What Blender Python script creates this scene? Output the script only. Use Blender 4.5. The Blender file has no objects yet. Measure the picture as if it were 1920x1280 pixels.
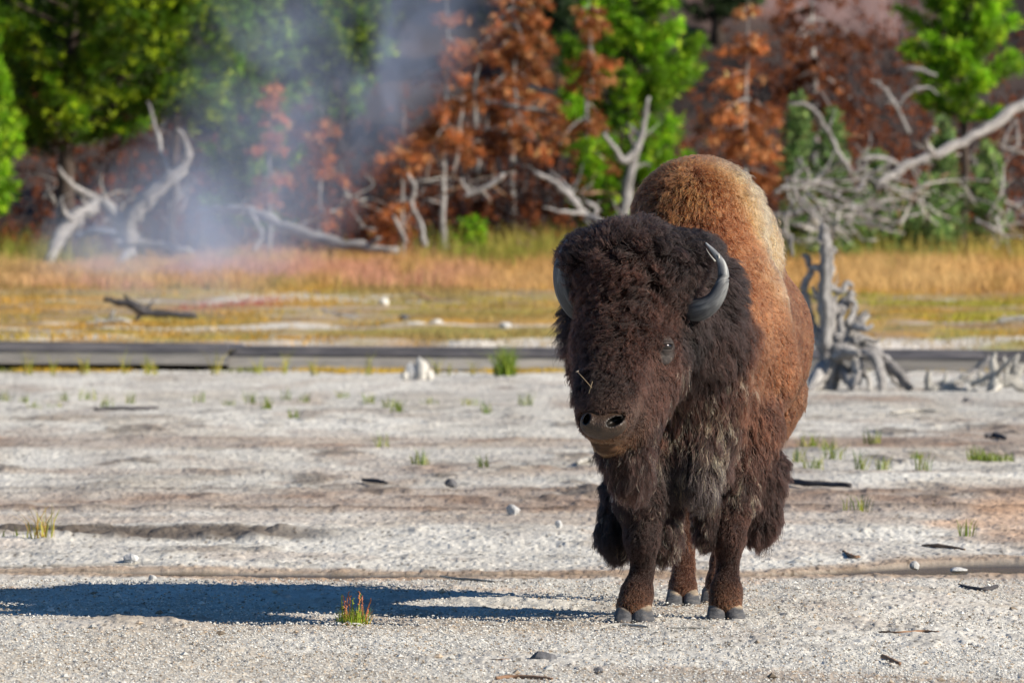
import bpy, math, random
import numpy as np
from mathutils import Vector, Matrix, kdtree

# ------------------------------------------------------------------ camera, light, exposure
SC = bpy.context.scene
FPX = 14480.0                    # focal length in photo pixels (1920 wide)
CAM_H = 1.5
cam_d = bpy.data.cameras.new("camera")
cam = bpy.data.objects.new("camera", cam_d)
SC.collection.objects.link(cam)
cam_d.sensor_width = 36.0
cam_d.lens = FPX / 1920.0 * 36.0
PITCH = math.atan(230.0 / FPX)
cam.location = (0, 0, CAM_H)
cam.rotation_euler = (math.pi / 2 - PITCH, 0, 0)
cam_d.clip_start = 0.5
cam_d.clip_end = 2000
cam_d.dof.use_dof = True
cam_d.dof.focus_distance = 28.45
cam_d.dof.aperture_fstop = 8.6
SC.camera = cam

SUN_AZ = math.radians(23)        # towards the camera from +X
SUN_EL = math.radians(27.5)
sun_dir = Vector((math.cos(SUN_AZ) * math.cos(SUN_EL), -math.sin(SUN_AZ) * math.cos(SUN_EL), math.sin(SUN_EL)))
world = bpy.data.worlds.new("World")
SC.world = world
world.use_nodes = True
wn = world.node_tree
sky = wn.nodes.new("ShaderNodeTexSky")
sky.sky_type = 'NISHITA'
sky.sun_disc = False
sky.sun_elevation = SUN_EL
sky.sun_rotation = math.atan2(sun_dir.x, sun_dir.y)
sky.altitude = 2200
wn.nodes['Background'].inputs['Strength'].default_value = 0.075
hs = wn.nodes.new('ShaderNodeHueSaturation')      # the deep blue of a high, dry sky
hs.inputs['Saturation'].default_value = 1.35
wn.links.new(sky.outputs[0], hs.inputs['Color'])
wn.links.new(hs.outputs[0], wn.nodes['Background'].inputs['Color'])
sun_l = bpy.data.lights.new("sun", 'SUN')
sun_l.energy = 5.0
sun_l.angle = math.radians(0.5)
sun_l.color = (1.0, 0.91, 0.77)
sun_o = bpy.data.objects.new("sun", sun_l)
sun_o.rotation_euler = sun_dir.to_track_quat('Z', 'Y').to_euler()
sun_o.location = (40, -20, 40)
SC.collection.objects.link(sun_o)
SC.view_settings.view_transform = 'Standard'
SC.view_settings.look = 'None'
SC.view_settings.exposure = 0.66
SC.view_settings.gamma = 1.0
SC.cycles.max_bounces = 6
SC.cycles.diffuse_bounces = 3
SC.cycles.glossy_bounces = 3
SC.cycles.transmission_bounces = 4
SC.cycles.transparent_max_bounces = 8
SC.cycles.volume_bounces = 1
SC.cycles.volume_step_rate = 1.0
SC.cycles.use_denoising = True

rng = np.random.default_rng(7)
random.seed(7)

# ------------------------------------------------------------------ pixel <-> place helpers
cp, sp_ = math.cos(PITCH), math.sin(PITCH)
FWD = np.array([0, cp, -sp_]); UPV = np.array([0, sp_, cp]); RGT = np.array([1.0, 0, 0])
CAMP = np.array([0, 0, CAM_H])

def at(px, py, d):
    """the point on world plane y = d that the photo shows at px, py"""
    r = RGT * ((px - 960) / FPX) + UPV * ((640 - py) / FPX) + FWD
    return CAMP + r * (d / r[1])

def topx(P):
    P = np.asarray(P, float) - CAMP
    f = P @ FWD
    return 960 + FPX * (P @ RGT) / f, 640 - FPX * (P @ UPV) / f

def sstep(a, b, x):
    t = np.clip((x - a) / (b - a), 0, 1)
    return t * t * (3 - 2 * t)

def _h(ix, iy, seed):
    with np.errstate(over='ignore'):
        n = (ix.astype(np.int64) * 374761393 + iy.astype(np.int64) * 668265263 + seed * 1442695041) & 0xffffffff
        n = ((n ^ (n >> 13)) * 1274126177) & 0xffffffff
        n = (n ^ (n >> 16)) & 0xffff
    return n / 65535.0

def vnoise(x, y, seed=0):
    ix = np.floor(x); iy = np.floor(y)
    fx = x - ix; fy = y - iy
    fx = fx * fx * (3 - 2 * fx); fy = fy * fy * (3 - 2 * fy)
    a = _h(ix, iy, seed); b = _h(ix + 1, iy, seed); c = _h(ix, iy + 1, seed); d = _h(ix + 1, iy + 1, seed)
    return (a * (1 - fx) + b * fx) * (1 - fy) + (c * (1 - fx) + d * fx) * fy

def fbm(x, y, seed=0, oct=4):
    s = 0; a = 0.5
    for i in range(oct):
        s = s + a * vnoise(x, y, seed + i * 17); x = x * 2.03 + 5.1; y = y * 2.03 + 1.7; a *= .5
    return s / (1 - 0.5 ** oct)

def gz(x, y):
    """terrain height without the fine relief"""
    x = np.asarray(x, float); y = np.asarray(y, float)
    z = 0.26 * sstep(77.2, 79.5, y) + 0.012 * np.clip(y - 79.5, 0, 54)
    hill = np.clip(y - 133, 0, 400)
    z = z + 0.27 * hill ** 2 / (hill + 5.0) * np.where(hill > 0, 1, 0)
    z = z + 0.10 * (vnoise(x * .25, y * .12, 91) - .5) * sstep(79, 90, y)
    z = z + 1.2 * (vnoise(x * .11, y * .09, 95) - .5) * sstep(136, 160, y)
    return z

def gzf(x, y): return float(gz(np.array([x]), np.array([y]))[0])

def gpt(px, py):
    """ground point seen at a photo pixel"""
    r = RGT * ((px - 960) / FPX) + UPV * ((640 - py) / FPX) + FWD
    d = np.arange(20, 200, .02)
    P = CAMP[None] + r[None] * (d / r[1])[:, None]
    k = np.argmax(P[:, 2] <= gz(P[:, 0], P[:, 1]))
    return P[k] if k else CAMP + r * (130 / r[1])

# ------------------------------------------------------------------ mesh helpers
def link_obj(name, data, parent=None):
    o = bpy.data.objects.new(name, data)
    SC.collection.objects.link(o)
    if parent is not None: o.parent = parent
    return o

def np_mesh(name, V, F, mat=None, parent=None, smooth=True, attrs=None):
    """V (n,3); F list of index arrays (k,3) / (k,4). attrs: {name: (type, array)} on points"""
    me = bpy.data.meshes.new(name)
    V = np.asarray(V, np.float32)
    if not isinstance(F, (list, tuple)): F = [F]
    F = [np.asarray(f, np.int64) for f in F if len(f)]
    loops = np.concatenate([f.reshape(-1) for f in F])
    sizes = np.concatenate([np.full(len(f), f.shape[1]) for f in F])
    starts = np.concatenate([[0], np.cumsum(sizes)[:-1]])
    me.vertices.add(len(V)); me.vertices.foreach_set("co", V.reshape(-1))
    me.loops.add(len(loops)); me.loops.foreach_set("vertex_index", loops.astype(np.int32))
    me.polygons.add(len(sizes))
    me.polygons.foreach_set("loop_start", starts.astype(np.int32))
    me.polygons.foreach_set("loop_total", sizes.astype(np.int32))
    me.polygons.foreach_set("use_smooth", np.full(len(sizes), bool(smooth)))
    for k, (t, a) in (attrs or {}).items():
        at_ = me.attributes.new(k, t, 'POINT')
        a = np.asarray(a, np.float32)
        if t == 'FLOAT_COLOR':
            if a.shape[1] == 3: a = np.concatenate([a, np.ones((len(a), 1), np.float32)], 1)
            at_.data.foreach_set("color", a.reshape(-1))
        elif t == 'FLOAT_VECTOR': at_.data.foreach_set("vector", a.reshape(-1))
        else:
            at_.data.foreach_set("value", a.reshape(-1))
    me.update(calc_edges=True)
    me.validate()
    if mat: me.materials.append(mat)
    return link_obj(name, me, parent)

class MB:
    """collects shapes that become ONE mesh object"""
    def __init__(self): self.V = []; self.F = []; self.C = []; self.G = []; self.n = 0
    def add(self, V, F, col=None, grain=None):
        V = np.asarray(V, float)
        for f in (F if isinstance(F, list) else [F]):
            f = np.asarray(f)
            if len(f): self.F.append(f + self.n)
        self.V.append(V); self.n += len(V)
        self.G.append(V * np.array([1, 1, 1.0]) if grain is None else grain)
        c = np.ones((len(V), 3)) if col is None else np.broadcast_to(np.asarray(col, float), (len(V), 3))
        self.C.append(c)
    def tube(self, pts, radii, n=8, col=None, rough=0.0, seed=0, squash=1.0, cap=True):
        pts = np.asarray(pts, float); radii = np.asarray(radii, float)
        r = np.random.default_rng(seed)
        T = np.gradient(pts, axis=0); T /= np.linalg.norm(T, axis=1)[:, None] + 1e-9
        ref = np.array([0.13, 0.21, 0.97]) if abs(T[0][2]) < .8 else np.array([.97, .1, .2])
        rings = []
        lob = r.uniform(-1, 1, n)
        for i in range(len(pts)):
            a = np.cross(T[i], ref); a /= np.linalg.norm(a) + 1e-9
            b = np.cross(T[i], a)
            th = np.arange(n) / n * 2 * np.pi
            rr = radii[i] * (1 + rough * (lob * .7 + r.uniform(-.5, .5, n)))
            rings.append(pts[i] + (np.cos(th) * rr)[:, None] * a + (np.sin(th) * rr * squash)[:, None] * b)
        V = np.concatenate(rings)
        F = []
        j = np.arange(n); jn = (j + 1) % n
        for i in range(len(pts) - 1):
            F.append(np.stack([i * n + j, i * n + jn, (i + 1) * n + jn, (i + 1) * n + j], 1))
        F = [np.concatenate(F)]
        arc = np.concatenate([[0], np.cumsum(np.linalg.norm(np.diff(pts, axis=0), axis=1))])
        th = np.arange(n) / n * 2 * np.pi; o_ = r.uniform(0, 50, 3)
        gr = np.concatenate([np.stack([np.cos(th) * radii[i] + o_[0], np.sin(th) * radii[i] + o_[1], np.full(n, arc[i] * .16 + o_[2])], 1) for i in range(len(pts))])
        if cap:
            gr = np.concatenate([gr, gr[:1], gr[-1:]])
            V = np.concatenate([V, pts[:1] - T[:1] * radii[0] * .15, pts[-1:] + T[-1:] * radii[-1] * .3])
            c0 = len(V) - 2; c1 = len(V) - 1; m = (len(pts) - 1) * n
            F.append(np.concatenate([np.stack([jn, j, np.full(n, c0)], 1), np.stack([m + j, m + jn, np.full(n, c1)], 1)]))
        self.add(V, F, col, gr)
    def box(self, c, size, rz=0, col=None, jit=0, rx=0, ry=0):
        s = np.array(size) / 2
        q = np.array([[-1, -1, -1], [1, -1, -1], [1, 1, -1], [-1, 1, -1], [-1, -1, 1], [1, -1, 1], [1, 1, 1], [-1, 1, 1]]) * s
        b = min(size) * .08
        M = np.array(Matrix.Rotation(rz, 3, 'Z') @ Matrix.Rotation(ry, 3, 'Y') @ Matrix.Rotation(rx, 3, 'X'))
        if jit: q = q + rng.uniform(-jit, jit, q.shape)
        self.add(q @ M.T + np.array(c), np.array([[0, 3, 2, 1], [4, 5, 6, 7], [0, 1, 5, 4], [1, 2, 6, 5], [2, 3, 7, 6], [3, 0, 4, 7]]), col)
    def build(self, name, mat, parent=None, smooth=True, org=None):
        V = np.concatenate(self.V)
        if org is not None: V = V - np.asarray(org)
        g = {}
        for f in self.F: g.setdefault(f.shape[1], []).append(f)
        return np_mesh(name, V, [np.concatenate(v) for v in g.values()], mat, parent, smooth, {'col': ('FLOAT_COLOR', np.concatenate(self.C)), 'grain': ('FLOAT_VECTOR', np.concatenate(self.G))})

def tag(o, label=None, cat=None, group=None, kind=None):
    if label: o['label'] = label
    if cat: o['category'] = cat
    if group: o['group'] = group
    if kind: o['kind'] = kind
    return o

def empty(name, loc, label, cat, group=None):
    o = bpy.data.objects.new(name, None)
    o.empty_display_size = .2
    o.location = Vector([float(v) for v in loc])
    SC.collection.objects.link(o)
    return tag(o, label, cat, group)

def spline(pts, n):
    """Catmull-Rom through rows of pts (any width)"""
    P = np.asarray(pts, float)
    P = np.concatenate([2 * P[:1] - P[1:2], P, 2 * P[-1:] - P[-2:-1]])
    m = len(P) - 3
    out = []
    for u in np.linspace(0, m - 1e-6, n):
        i = int(u); t = u - i
        a, b, c, d = P[i:i + 4]
        out.append(.5 * ((2 * b) + (c - a) * t + (2 * a - 5 * b + 4 * c - d) * t * t + (3 * b - a - 3 * c + d) * t ** 3))
    return np.array(out)

# ------------------------------------------------------------------ materials
class NT:
    def __init__(self, name):
        self.m = bpy.data.materials.new(name); self.m.use_nodes = True
        self.t = self.m.node_tree; self.n = self.t.nodes
        self.out = self.n['Material Output']; self.bsdf = self.n['Principled BSDF']
    def new(self, kind, **kw):
        x = self.n.new(kind)
        for k, v in kw.items():
            if k.startswith('i_'):
                x.inputs[k[2:].replace('_', ' ')].default_value = v
            else: setattr(x, k, v)
        return x
    def l(self, a, b): self.t.links.new(a, b)
    def noise(self, scale, detail=4, rough=.55, vec=None, dist=0.0):
        x = self.new('ShaderNodeTexNoise'); x.inputs['Scale'].default_value = scale
        x.inputs['Detail'].default_value = detail; x.inputs['Roughness'].default_value = rough
        x.inputs['Distortion'].default_value = dist
        if vec is not None: self.l(vec, x.inputs['Vector'])
        return x.outputs['Fac']
    def ramp(self, fac, stops):
        x = self.new('ShaderNodeValToRGB'); e = x.color_ramp.elements
        while len(e) < len(stops): e.new(.5)
        for q, (p, c) in zip(e, stops): q.position = p; q.color = (*c, 1) if len(c) == 3 else c
        self.l(fac, x.inputs[0]); return x.outputs[0]
    def mix(self, fac, a, b, mode='MIX'):
        x = self.new('ShaderNodeMix', data_type='RGBA', blend_type=mode)
        for s, v in ((x.inputs[0], fac), (x.inputs[6], a), (x.inputs[7], b)):
            if hasattr(v, 'is_output'): self.l(v, s)
            elif isinstance(v, (int, float)): s.default_value = v
            else: s.default_value = (*v, 1)
        return x.outputs[2]
    def attr(self, name):
        x = self.new('ShaderNodeAttribute'); x.attribute_name = name; return x
    def math(self, op, a, b=None):
        x = self.new('ShaderNodeMath', operation=op)
        for s, v in ((x.inputs[0], a), (x.inputs[1], b)):
            if v is None: continue
            if hasattr(v, 'is_output'): self.l(v, s)
            else: s.default_value = v
        return x.outputs[0]
    def objco(self, scale=(1, 1, 1)):
        c = self.new('ShaderNodeTexCoord'); m = self.new('ShaderNodeMapping')
        m.inputs['Scale'].default_value = scale
        self.l(c.outputs['Object'], m.inputs[0]); return m.outputs[0]
    def bump(self, h, strength=.5, dist=.01):
        b = self.new('ShaderNodeBump'); b.inputs['Strength'].default_value = strength; b.inputs['Distance'].default_value = dist
        self.l(h, b.inputs['Height']); self.l(b.outputs[0], self.bsdf.inputs['Normal'])
    def base(self, c, rough=.8, spec=.3):
        if hasattr(c, 'is_output'): self.l(c, self.bsdf.inputs['Base Color'])
        else: self.bsdf.inputs['Base Color'].default_value = (*c, 1)
        self.bsdf.inputs['Roughness'].default_value = rough
        self.bsdf.inputs['Specular IOR Level'].default_value = spec

def wood_mat(name, c1, c2, c3, scale=1.0, rough=.85, grain=True):
    m = NT(name)
    g = m.attr('grain').outputs['Vector'] if grain else m.objco()
    mp = m.new('ShaderNodeMapping'); mp.inputs['Scale'].default_value = (26 * scale,) * 3 if grain else (9 * scale,) * 3
    m.l(g, mp.inputs[0]); v = mp.outputs[0]
    n1 = m.noise(1.0, 7, .68, v, .5)
    c = m.ramp(n1, [(.28, c1), (.5, c2), (.72, c3)])
    c = m.mix(1.0, c, m.attr('col').outputs['Color'], 'MULTIPLY')
    m.base(c, rough, .25)
    m.bump(m.noise(1.6, 6, .7, v, .6), 1.0 if scale <= 1 else .5, .03 / scale ** 1.5)
    return m.m

M_GREY = wood_mat('weathered_grey_wood', (.07, .063, .062), (.30, .285, .28), (.60, .58, .56))
M_DARKW = wood_mat('dark_grey_wood', (.035, .033, .036), (.075, .072, .08), (.15, .14, .15))
M_BLUEW = wood_mat('blue_grey_wood', (.08, .09, .12), (.15, .165, .21), (.27, .28, .32))
M_BARK = wood_mat('pine_bark', (.035, .025, .02), (.075, .055, .045), (.13, .10, .085), .8)
M_BROWNW = wood_mat('brown_stick_wood', (.10, .055, .035), (.23, .135, .085), (.40, .28, .18), 4)
M_PALE = wood_mat('bleached_wood', (.16, .145, .13), (.44, .42, .385), (.68, .66, .61))
M_WSTONE = wood_mat('white_sinter_stone', (.40, .385, .35), (.56, .54, .50), (.68, .66, .62), 2.5, .9, False)
M_STONE = wood_mat('pale_stone', (.30, .29, .29), (.46, .46, .46), (.62, .61, .60), 2.5, .9, False)
M_DSTONE = wood_mat('dark_stone', (.06, .06, .065), (.12, .12, .13), (.22, .22, .23), 3, .9, False)

def leaf_mat(name, trans=.35, rough=.55, spec=.25):
    m = NT(name)
    c = m.attr('col').outputs['Color']
    m.base(c, rough, spec)
    tr = m.new('ShaderNodeBsdfTranslucent'); m.l(c, tr.inputs['Color'])
    mx = m.new('ShaderNodeMixShader'); mx.inputs[0].default_value = trans
    m.l(m.bsdf.outputs[0], mx.inputs[1]); m.l(tr.outputs[0], mx.inputs[2])
    m.l(mx.outputs[0], m.out.inputs['Surface'])
    return m.m
M_LEAF = leaf_mat('needle_foliage')
M_DEADLEAF = leaf_mat('dead_needle_foliage', .22, .8, .1)
M_GRASS = leaf_mat('grass_blades', .3, .7, .15)

# ------------------------------------------------------------------ ground: one sheet, dense inside the view
def build_ground():
    F2 = FPX * 1024 / 1920
    # rows: about half a picture row apart between 24 m and 80 m, coarser beyond
    pyrows = np.linspace(1300, 690, 760)
    d1 = FPX * CAM_H / (pyrows - 410)
    d2 = np.concatenate([np.arange(d1[-1] + .12, 104, .14), np.arange(104.3, 134, .35), np.arange(134.5, 210, .9), np.array([220, 240, 270, 320, 400, 520, 700])])
    d0 = np.concatenate([np.array([-300, -150, -60, -25, -10, 0, 4, 8, 12, 15, 17, 18.5, 20, 21]), np.arange(21.5, d1[0] - .05, .12)])
    Y = np.concatenate([d0, d1, d2])
    u_in = np.linspace(-.0735, .0735, 1150)
    u_out = .0735 + np.array([.002, .005, .01, .018, .03, .05, .09, .16, .3, .6, 1.2, 2.5, 5])
    U = np.concatenate([-u_out[::-1], u_in, u_out])
    W = np.where(Y < 22, 22 + (22 - Y) * .3, Y)
    W = np.minimum(W, 240 + 0 * W)
    X = U[None, :] * W[:, None]
    YY = np.repeat(Y[:, None], len(U), 1)
    Yc = YY
    # ---- coverage: the ground's own colours and relief, all laid out in metres on the ground
    def band(yc, w, seed, wob=1.0, f=.25, soft=.5):
        c = yc + wob * (fbm(X * f, YY * 0 + 3.3, seed, 4) - .5) * 2
        ww = w * (.65 + .7 * vnoise(X * .6, YY * 0 + 9.1, seed + 5))
        return sstep(1.0 + soft, 1.0 - soft, np.abs(YY - c) / ww)
    flat = sstep(78.0, 76.2, YY + .6 * (fbm(X * .7, YY * .5, 3) - .5))
    macro = fbm(X * .55, YY * .16, 11, 5)
    patch = fbm(X * 1.6, YY * .35, 21, 5)
    brown = 1.0 * band(52.0, 1.5, 31, .6) * (.5 + .5 * sstep(.35, .6, fbm(X * .5 + 7, YY * .2, 33)))
    brown = np.maximum(brown, .85 * band(41.2, 1.9, 41, .5) * (.6 + .4 * sstep(.35, .6, fbm(X * .6, YY * .6, 34))))
    brown = np.maximum(brown, .55 * band(45.8, .35, 47, .5) * sstep(.5, .65, fbm(X * .9, YY * .1, 49)))
    brown = np.maximum(brown, .45 * band(38.6, .6, 48, .5))
    brown = np.maximum(brown, .7 * sstep(.60, .74, fbm(X * .9, YY * .22, 51, 5)) * sstep(27.5, 33, YY))
    brown = np.maximum(brown, .35 * sstep(.56, .72, fbm(X * 2.4, YY * .7, 52, 4)) * sstep(24, 31, YY))
    dark = 1.0 * band(37.0, .75, 61, .35) * sstep(-4.2, -2.6, X) * sstep(-.3, -1.3, X) * sstep(.3, .55, fbm(X * 2.2, YY * .9, 62, 4))
    dark = np.maximum(dark, .6 * band(40.0, .16, 63, .25, .4))
    dark = np.maximum(dark, .5 * band(42.9, .13, 65, .3, .4))
    dark = np.maximum(dark, .7 * sstep(.62, .74, fbm(X * 2.6, YY * .55, 67, 4)) * sstep(36, 42, YY) * sstep(66, 54, YY))
    dark = np.maximum(dark, .6 * sstep(.70, .80, fbm(X * 1.3, YY * .9, 68, 4)) * sstep(31, 33, YY) * sstep(40, 36, YY))
    brown = brown * (.55 + .6 * vnoise(X * 4.5, YY * 1.8, 57))
    dark = np.maximum(dark, .38 * sstep(.54, .70, fbm(X * 3.4, YY * 1.3, 58, 4)) * sstep(38, 43, YY) * sstep(72, 60, YY))
    dark = np.maximum(dark, .30 * sstep(.60, .72, fbm(X * 5.5, YY * 2.6, 59, 4)) * sstep(24, 27, YY) * sstep(42, 38, YY))
    tan_ = .55 * sstep(.52, .70, fbm(X * .8, YY * .8, 141, 5)) * sstep(34, 30, YY) + .35 * sstep(.5, .7, fbm(X * 1.5, YY * .5, 143, 5)) * sstep(33, 40, YY)
    orange = .8 * sstep(.60, .75, fbm(X * 1.1, YY * .3, 71, 4)) * sstep(34, 38, YY) * sstep(44, 40, YY)
    orange = np.maximum(orange, .55 * sstep(.62, .74, fbm(X * 1.5, YY * .9, 73, 4)) * band(32.0, .8, 74, .2))
    # run of shallow water crossing the flat
    wl = 32.62 + .22 * (fbm(X * .35, YY * 0 + 1, 81, 3) - .5) * 2 + .012 * X * X - .05 * X
    ww = .14 + .36 * sstep(.9, 2.1, X) * sstep(5.5, 3.0, X) + .12 * (vnoise(X * .9, YY * 0, 83) - .5)
    wl = wl + .75 * sstep(.9, 2.2, X)
    water = sstep(1.25, .8, np.abs(YY - wl) / ww)
    rim = sstep(2.2, 1.1, np.abs(YY - wl) / (ww + .12)) * (1 - water)
    wl2 = 25.35 - .35 * (X - 1.0) + .10 * (fbm(X * 1.2, YY * 0, 85, 3) - .5) * 2
    water2 = sstep(.05, -.12, YY - wl2) * sstep(-.2, 1.0, X)
    rim2 = sstep(.28, .0, np.abs(YY - wl2 - .06)) * sstep(-.4, .9, X)
    wl3 = 33.45 + .02 * (X + 2.0); 
    water3 = sstep(1.2, .8, np.abs(YY - wl3) / (.14 + .0 * X)) * sstep(-1.45, -1.8, X)
    water = np.maximum(water, water3)
    wet = np.clip(np.maximum(water, .0), 0, 1)
    # bacterial mats behind the boardwalk
    alg = sstep(76.0, 77.6, YY) * sstep(106, 101, YY + 3 * (fbm(X * .3, YY * .2, 5) - .5))
    a1 = fbm(X * .35, YY * .18, 101, 5); a2 = fbm(X * .7, YY * .28, 103, 5); a3 = fbm(X * 1.2, YY * .4, 105, 4)
    soil = sstep(100, 104, YY); forest = sstep(131, 134.5, YY + 2 * (a1 - .5))
    def lerp(a, b, t): return a + (b - a) * t[..., None]
    def C(*c): return np.broadcast_to(np.array(c), (*X.shape, 3))
    col = lerp(C(.55, .525, .475), C(.655, .63, .575), sstep(.35, .65, macro))
    col = lerp(col, C(.47, .44, .40), .75 * sstep(.50, .68, patch) * sstep(28, 36, YY))
    col = lerp(col, C(.47, .40, .31), np.clip(tan_, 0, 1))
    col = lerp(col, C(.27, .17, .115), .95 * np.clip(brown, 0, 1))
    col = lerp(col, C(.60, .33, .17), .6 * orange)
    col = lerp(col, C(.085, .062, .045), .92 * dark)
    col = lerp(col, C(.30, .19, .11), .7 * np.clip(rim + rim2 * .8, 0, 1))
    col = lerp(col, C(.10, .070, .036), wet)
    col = lerp(col, C(.36, .30, .24), .75 * water2)
    # fine grain colour
    g1 = _h(np.floor(X * 70), np.floor(YY * 9), 7); g2 = vnoise(X * 38, YY * 5, 9)
    grain = (.55 * g2 + .45 * g1)
    col = col * (1 + (.42 * (grain - .5))[..., None] * (1 - .8 * wet)[..., None])
    spk = (g1 > .972) & (wet < .3)
    col = np.where(spk[..., None], col * .35 + np.array([.03, .02, .01]), col)
    a1 = fbm(X * .55, YY * .42, 101, 6); a2 = fbm(X * .8, YY * .5, 103, 6)
    ac = lerp(C(.36, .24, .13), C(.33, .25, .09), sstep(.40, .60, a1))
    ac = lerp(ac, C(.52, .30, .06), .8 * sstep(.54, .66, a2))
    ac = lerp(ac, C(.30, .28, .05), (.55 + .35 * sstep(3, 4.5, X)) * sstep(.52, .66, fbm(X * .6 + 40, YY * .5, 107, 5)))
    ac = lerp(ac, C(.42, .33, .25), .8 * sstep(.52, .68, fbm(X * .5 + 4, YY * .6, 108, 5)) * sstep(3.5, 2, X))
    ac = lerp(ac, C(.62, .58, .52), .9 * sstep(.60, .70, fbm(X * .38 + 11, YY * .5, 109, 5)))
    ac = lerp(ac, C(.20, .13, .07), .6 * sstep(.58, .72, a3))
    ac = lerp(ac, C(.66, .62, .58), .55 * sstep(79.6, 78.9, YY) * sstep(.45, .6, fbm(X * .5, YY * .6, 111)))
    col = lerp(col, ac, alg * (1 - flat * .999))
    so = lerp(C(.42, .22, .10), C(.34, .27, .09), sstep(.4, .65, a2))
    col = lerp(col, so, soil)
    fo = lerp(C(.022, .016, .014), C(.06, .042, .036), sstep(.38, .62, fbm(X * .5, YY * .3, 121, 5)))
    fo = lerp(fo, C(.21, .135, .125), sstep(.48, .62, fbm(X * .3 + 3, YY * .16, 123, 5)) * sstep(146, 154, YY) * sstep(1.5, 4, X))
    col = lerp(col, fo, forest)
    # relief
    near = sstep(90, 40, YY) * sstep(16, 21, YY)
    inside = (np.abs(U)[None, :] < .075)
    rel = .0042 * (_h(np.floor(X * 62), np.floor(YY * 17), 3) ** 2 - .3) * (1 - .85 * wet)
    rel = rel + .007 * (vnoise(X * 30, YY * 7, 13) - .5)
    rel = rel + .010 * (vnoise(X * 7, YY * 2.3, 14) - .5) + .028 * (vnoise(X * 1.3, YY * .8, 15) - .5)
    rel = rel * (1 - .97 * wet) * (1 - .6 * water2)
    clod = .05 * dark * np.abs(vnoise(X * 9, YY * 3, 16) - .3) + .03 * np.clip(brown - .3, 0, 1) * (vnoise(X * 11, YY * 3, 18) - .4)
    fade = np.where(np.abs(U)[None, :] < .0755, 1.0, .0)
    rel = (rel + clod * (1 - wet)) * sstep(16, 21, YY) * fade * sstep(135, 80, YY)
    rel = rel - .02 * wet - .012 * water2 + .05 * alg * (vnoise(X * 2.5, YY * .9, 19) - .5)
    rel = rel + forest * .12 * (vnoise(X * 2.2, YY * 1.1, 20) - .5)
    Z = gz(X, YY) + rel
    # keep the ground calm under the hooves
    nr, nc = X.shape
    V = np.stack([X, YY, Z], -1).reshape(-1, 3)
    i = np.arange(nr - 1)[:, None] * nc + np.arange(nc - 1)[None, :]
    F = np.stack([i, i + 1, i + nc + 1, i + nc], -1).reshape(-1, 4)
    m = NT('sinter_flat_ground')
    c = m.attr('col').outputs['Color']
    v = m.objco((1, .6, 1))
    n = m.noise(55, 5, .7, v)
    c2 = m.mix(1.0, c, m.ramp(n, [(.30, (.66, .64, .62)), (.5, (1, 1, 1)), (.75, (1.12, 1.12, 1.1))]), 'MULTIPLY')
    m.base(c2, .9, .2)
    wa = m.attr('wet').outputs['Fac']
    m.l(m.math('SUBTRACT', .92, m.math('MULTIPLY', wa, .74)), m.bsdf.inputs['Roughness'])
    m.l(m.math('SUBTRACT', .2, m.math('MULTIPLY', wa, .12)), m.bsdf.inputs['Specular IOR Level'])
    m.bump(m.noise(80, 5, .7, v), .35, .012)
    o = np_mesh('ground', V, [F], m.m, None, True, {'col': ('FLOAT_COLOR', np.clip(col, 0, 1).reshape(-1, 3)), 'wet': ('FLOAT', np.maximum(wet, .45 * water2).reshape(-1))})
    tag(o, kind='structure')
build_ground()

# ------------------------------------------------------------------ bison
DB = 28.8
S = 1 / 503.0
def B(px, py, dy): return at(px, py, DB + dy)

def surface_nets(Fv, org, h):
    s = Fv < 0
    nx, ny, nz = Fv.shape
    cnt = np.zeros((nx - 1, ny - 1, nz - 1)); acc = np.zeros((nx - 1, ny - 1, nz - 1, 3))
    cs = [(0, 0, 0), (1, 0, 0), (0, 1, 0), (1, 1, 0), (0, 0, 1), (1, 0, 1), (0, 1, 1), (1, 1, 1)]
    def sl(A, c): return A[c[0]:nx - 1 + c[0], c[1]:ny - 1 + c[1], c[2]:nz - 1 + c[2]]
    for a in range(8):
        for b in range(a + 1, 8):
            df = np.subtract(cs[b], cs[a])
            if np.abs(df).sum() != 1: continue
            fa, fb = sl(Fv, cs[a]), sl(Fv, cs[b])
            x = (fa < 0) != (fb < 0)
            t = np.where(x, fa / np.where(x, fa - fb, 1), 0)
            for k in range(3):
                acc[..., k] += np.where(x, cs[a][k] + t * df[k], 0)
            cnt += x
    act = cnt > 0
    idx = np.full(cnt.shape, -1); idx[act] = np.arange(act.sum())
    ii = np.argwhere(act)
    V = (ii + acc[act] / cnt[act][:, None]) * h + org
    quads = []
    for ax in range(3):
        sh = [slice(None)] * 3; sh2 = [slice(None)] * 3
        sh[ax] = slice(0, -1); sh2[ax] = slice(1, None)
        a = s[tuple(sh)]; b = s[tuple(sh2)]
        e = np.argwhere(a != b)
        o1, o2 = [(1, 2), (2, 0), (0, 1)][ax]
        e = e[(e[:, o1] > 0) & (e[:, o2] > 0) & (e[:, o1] < Fv.shape[o1] - 1) & (e[:, o2] < Fv.shape[o2] - 1)]
        def g(d1, d2):
            q = e.copy(); q[:, o1] += d1; q[:, o2] += d2
            return idx[q[:, 0], q[:, 1], q[:, 2]]
        Q = np.stack([g(-1, -1), g(0, -1), g(0, 0), g(-1, 0)], 1)
        inside_first = a[e[:, 0], e[:, 1], e[:, 2]]
        Q[~inside_first] = Q[~inside_first][:, ::-1]
        quads.append(Q)
    return V, np.concatenate(quads)

def cone(p, a, b, r1, r2):
    ab = b - a; t = np.clip(((p - a) @ ab) / (ab @ ab), 0, 1)
    return np.linalg.norm(p - a - t[..., None] * ab, axis=-1) - (r1 + (r2 - r1) * t)

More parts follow.
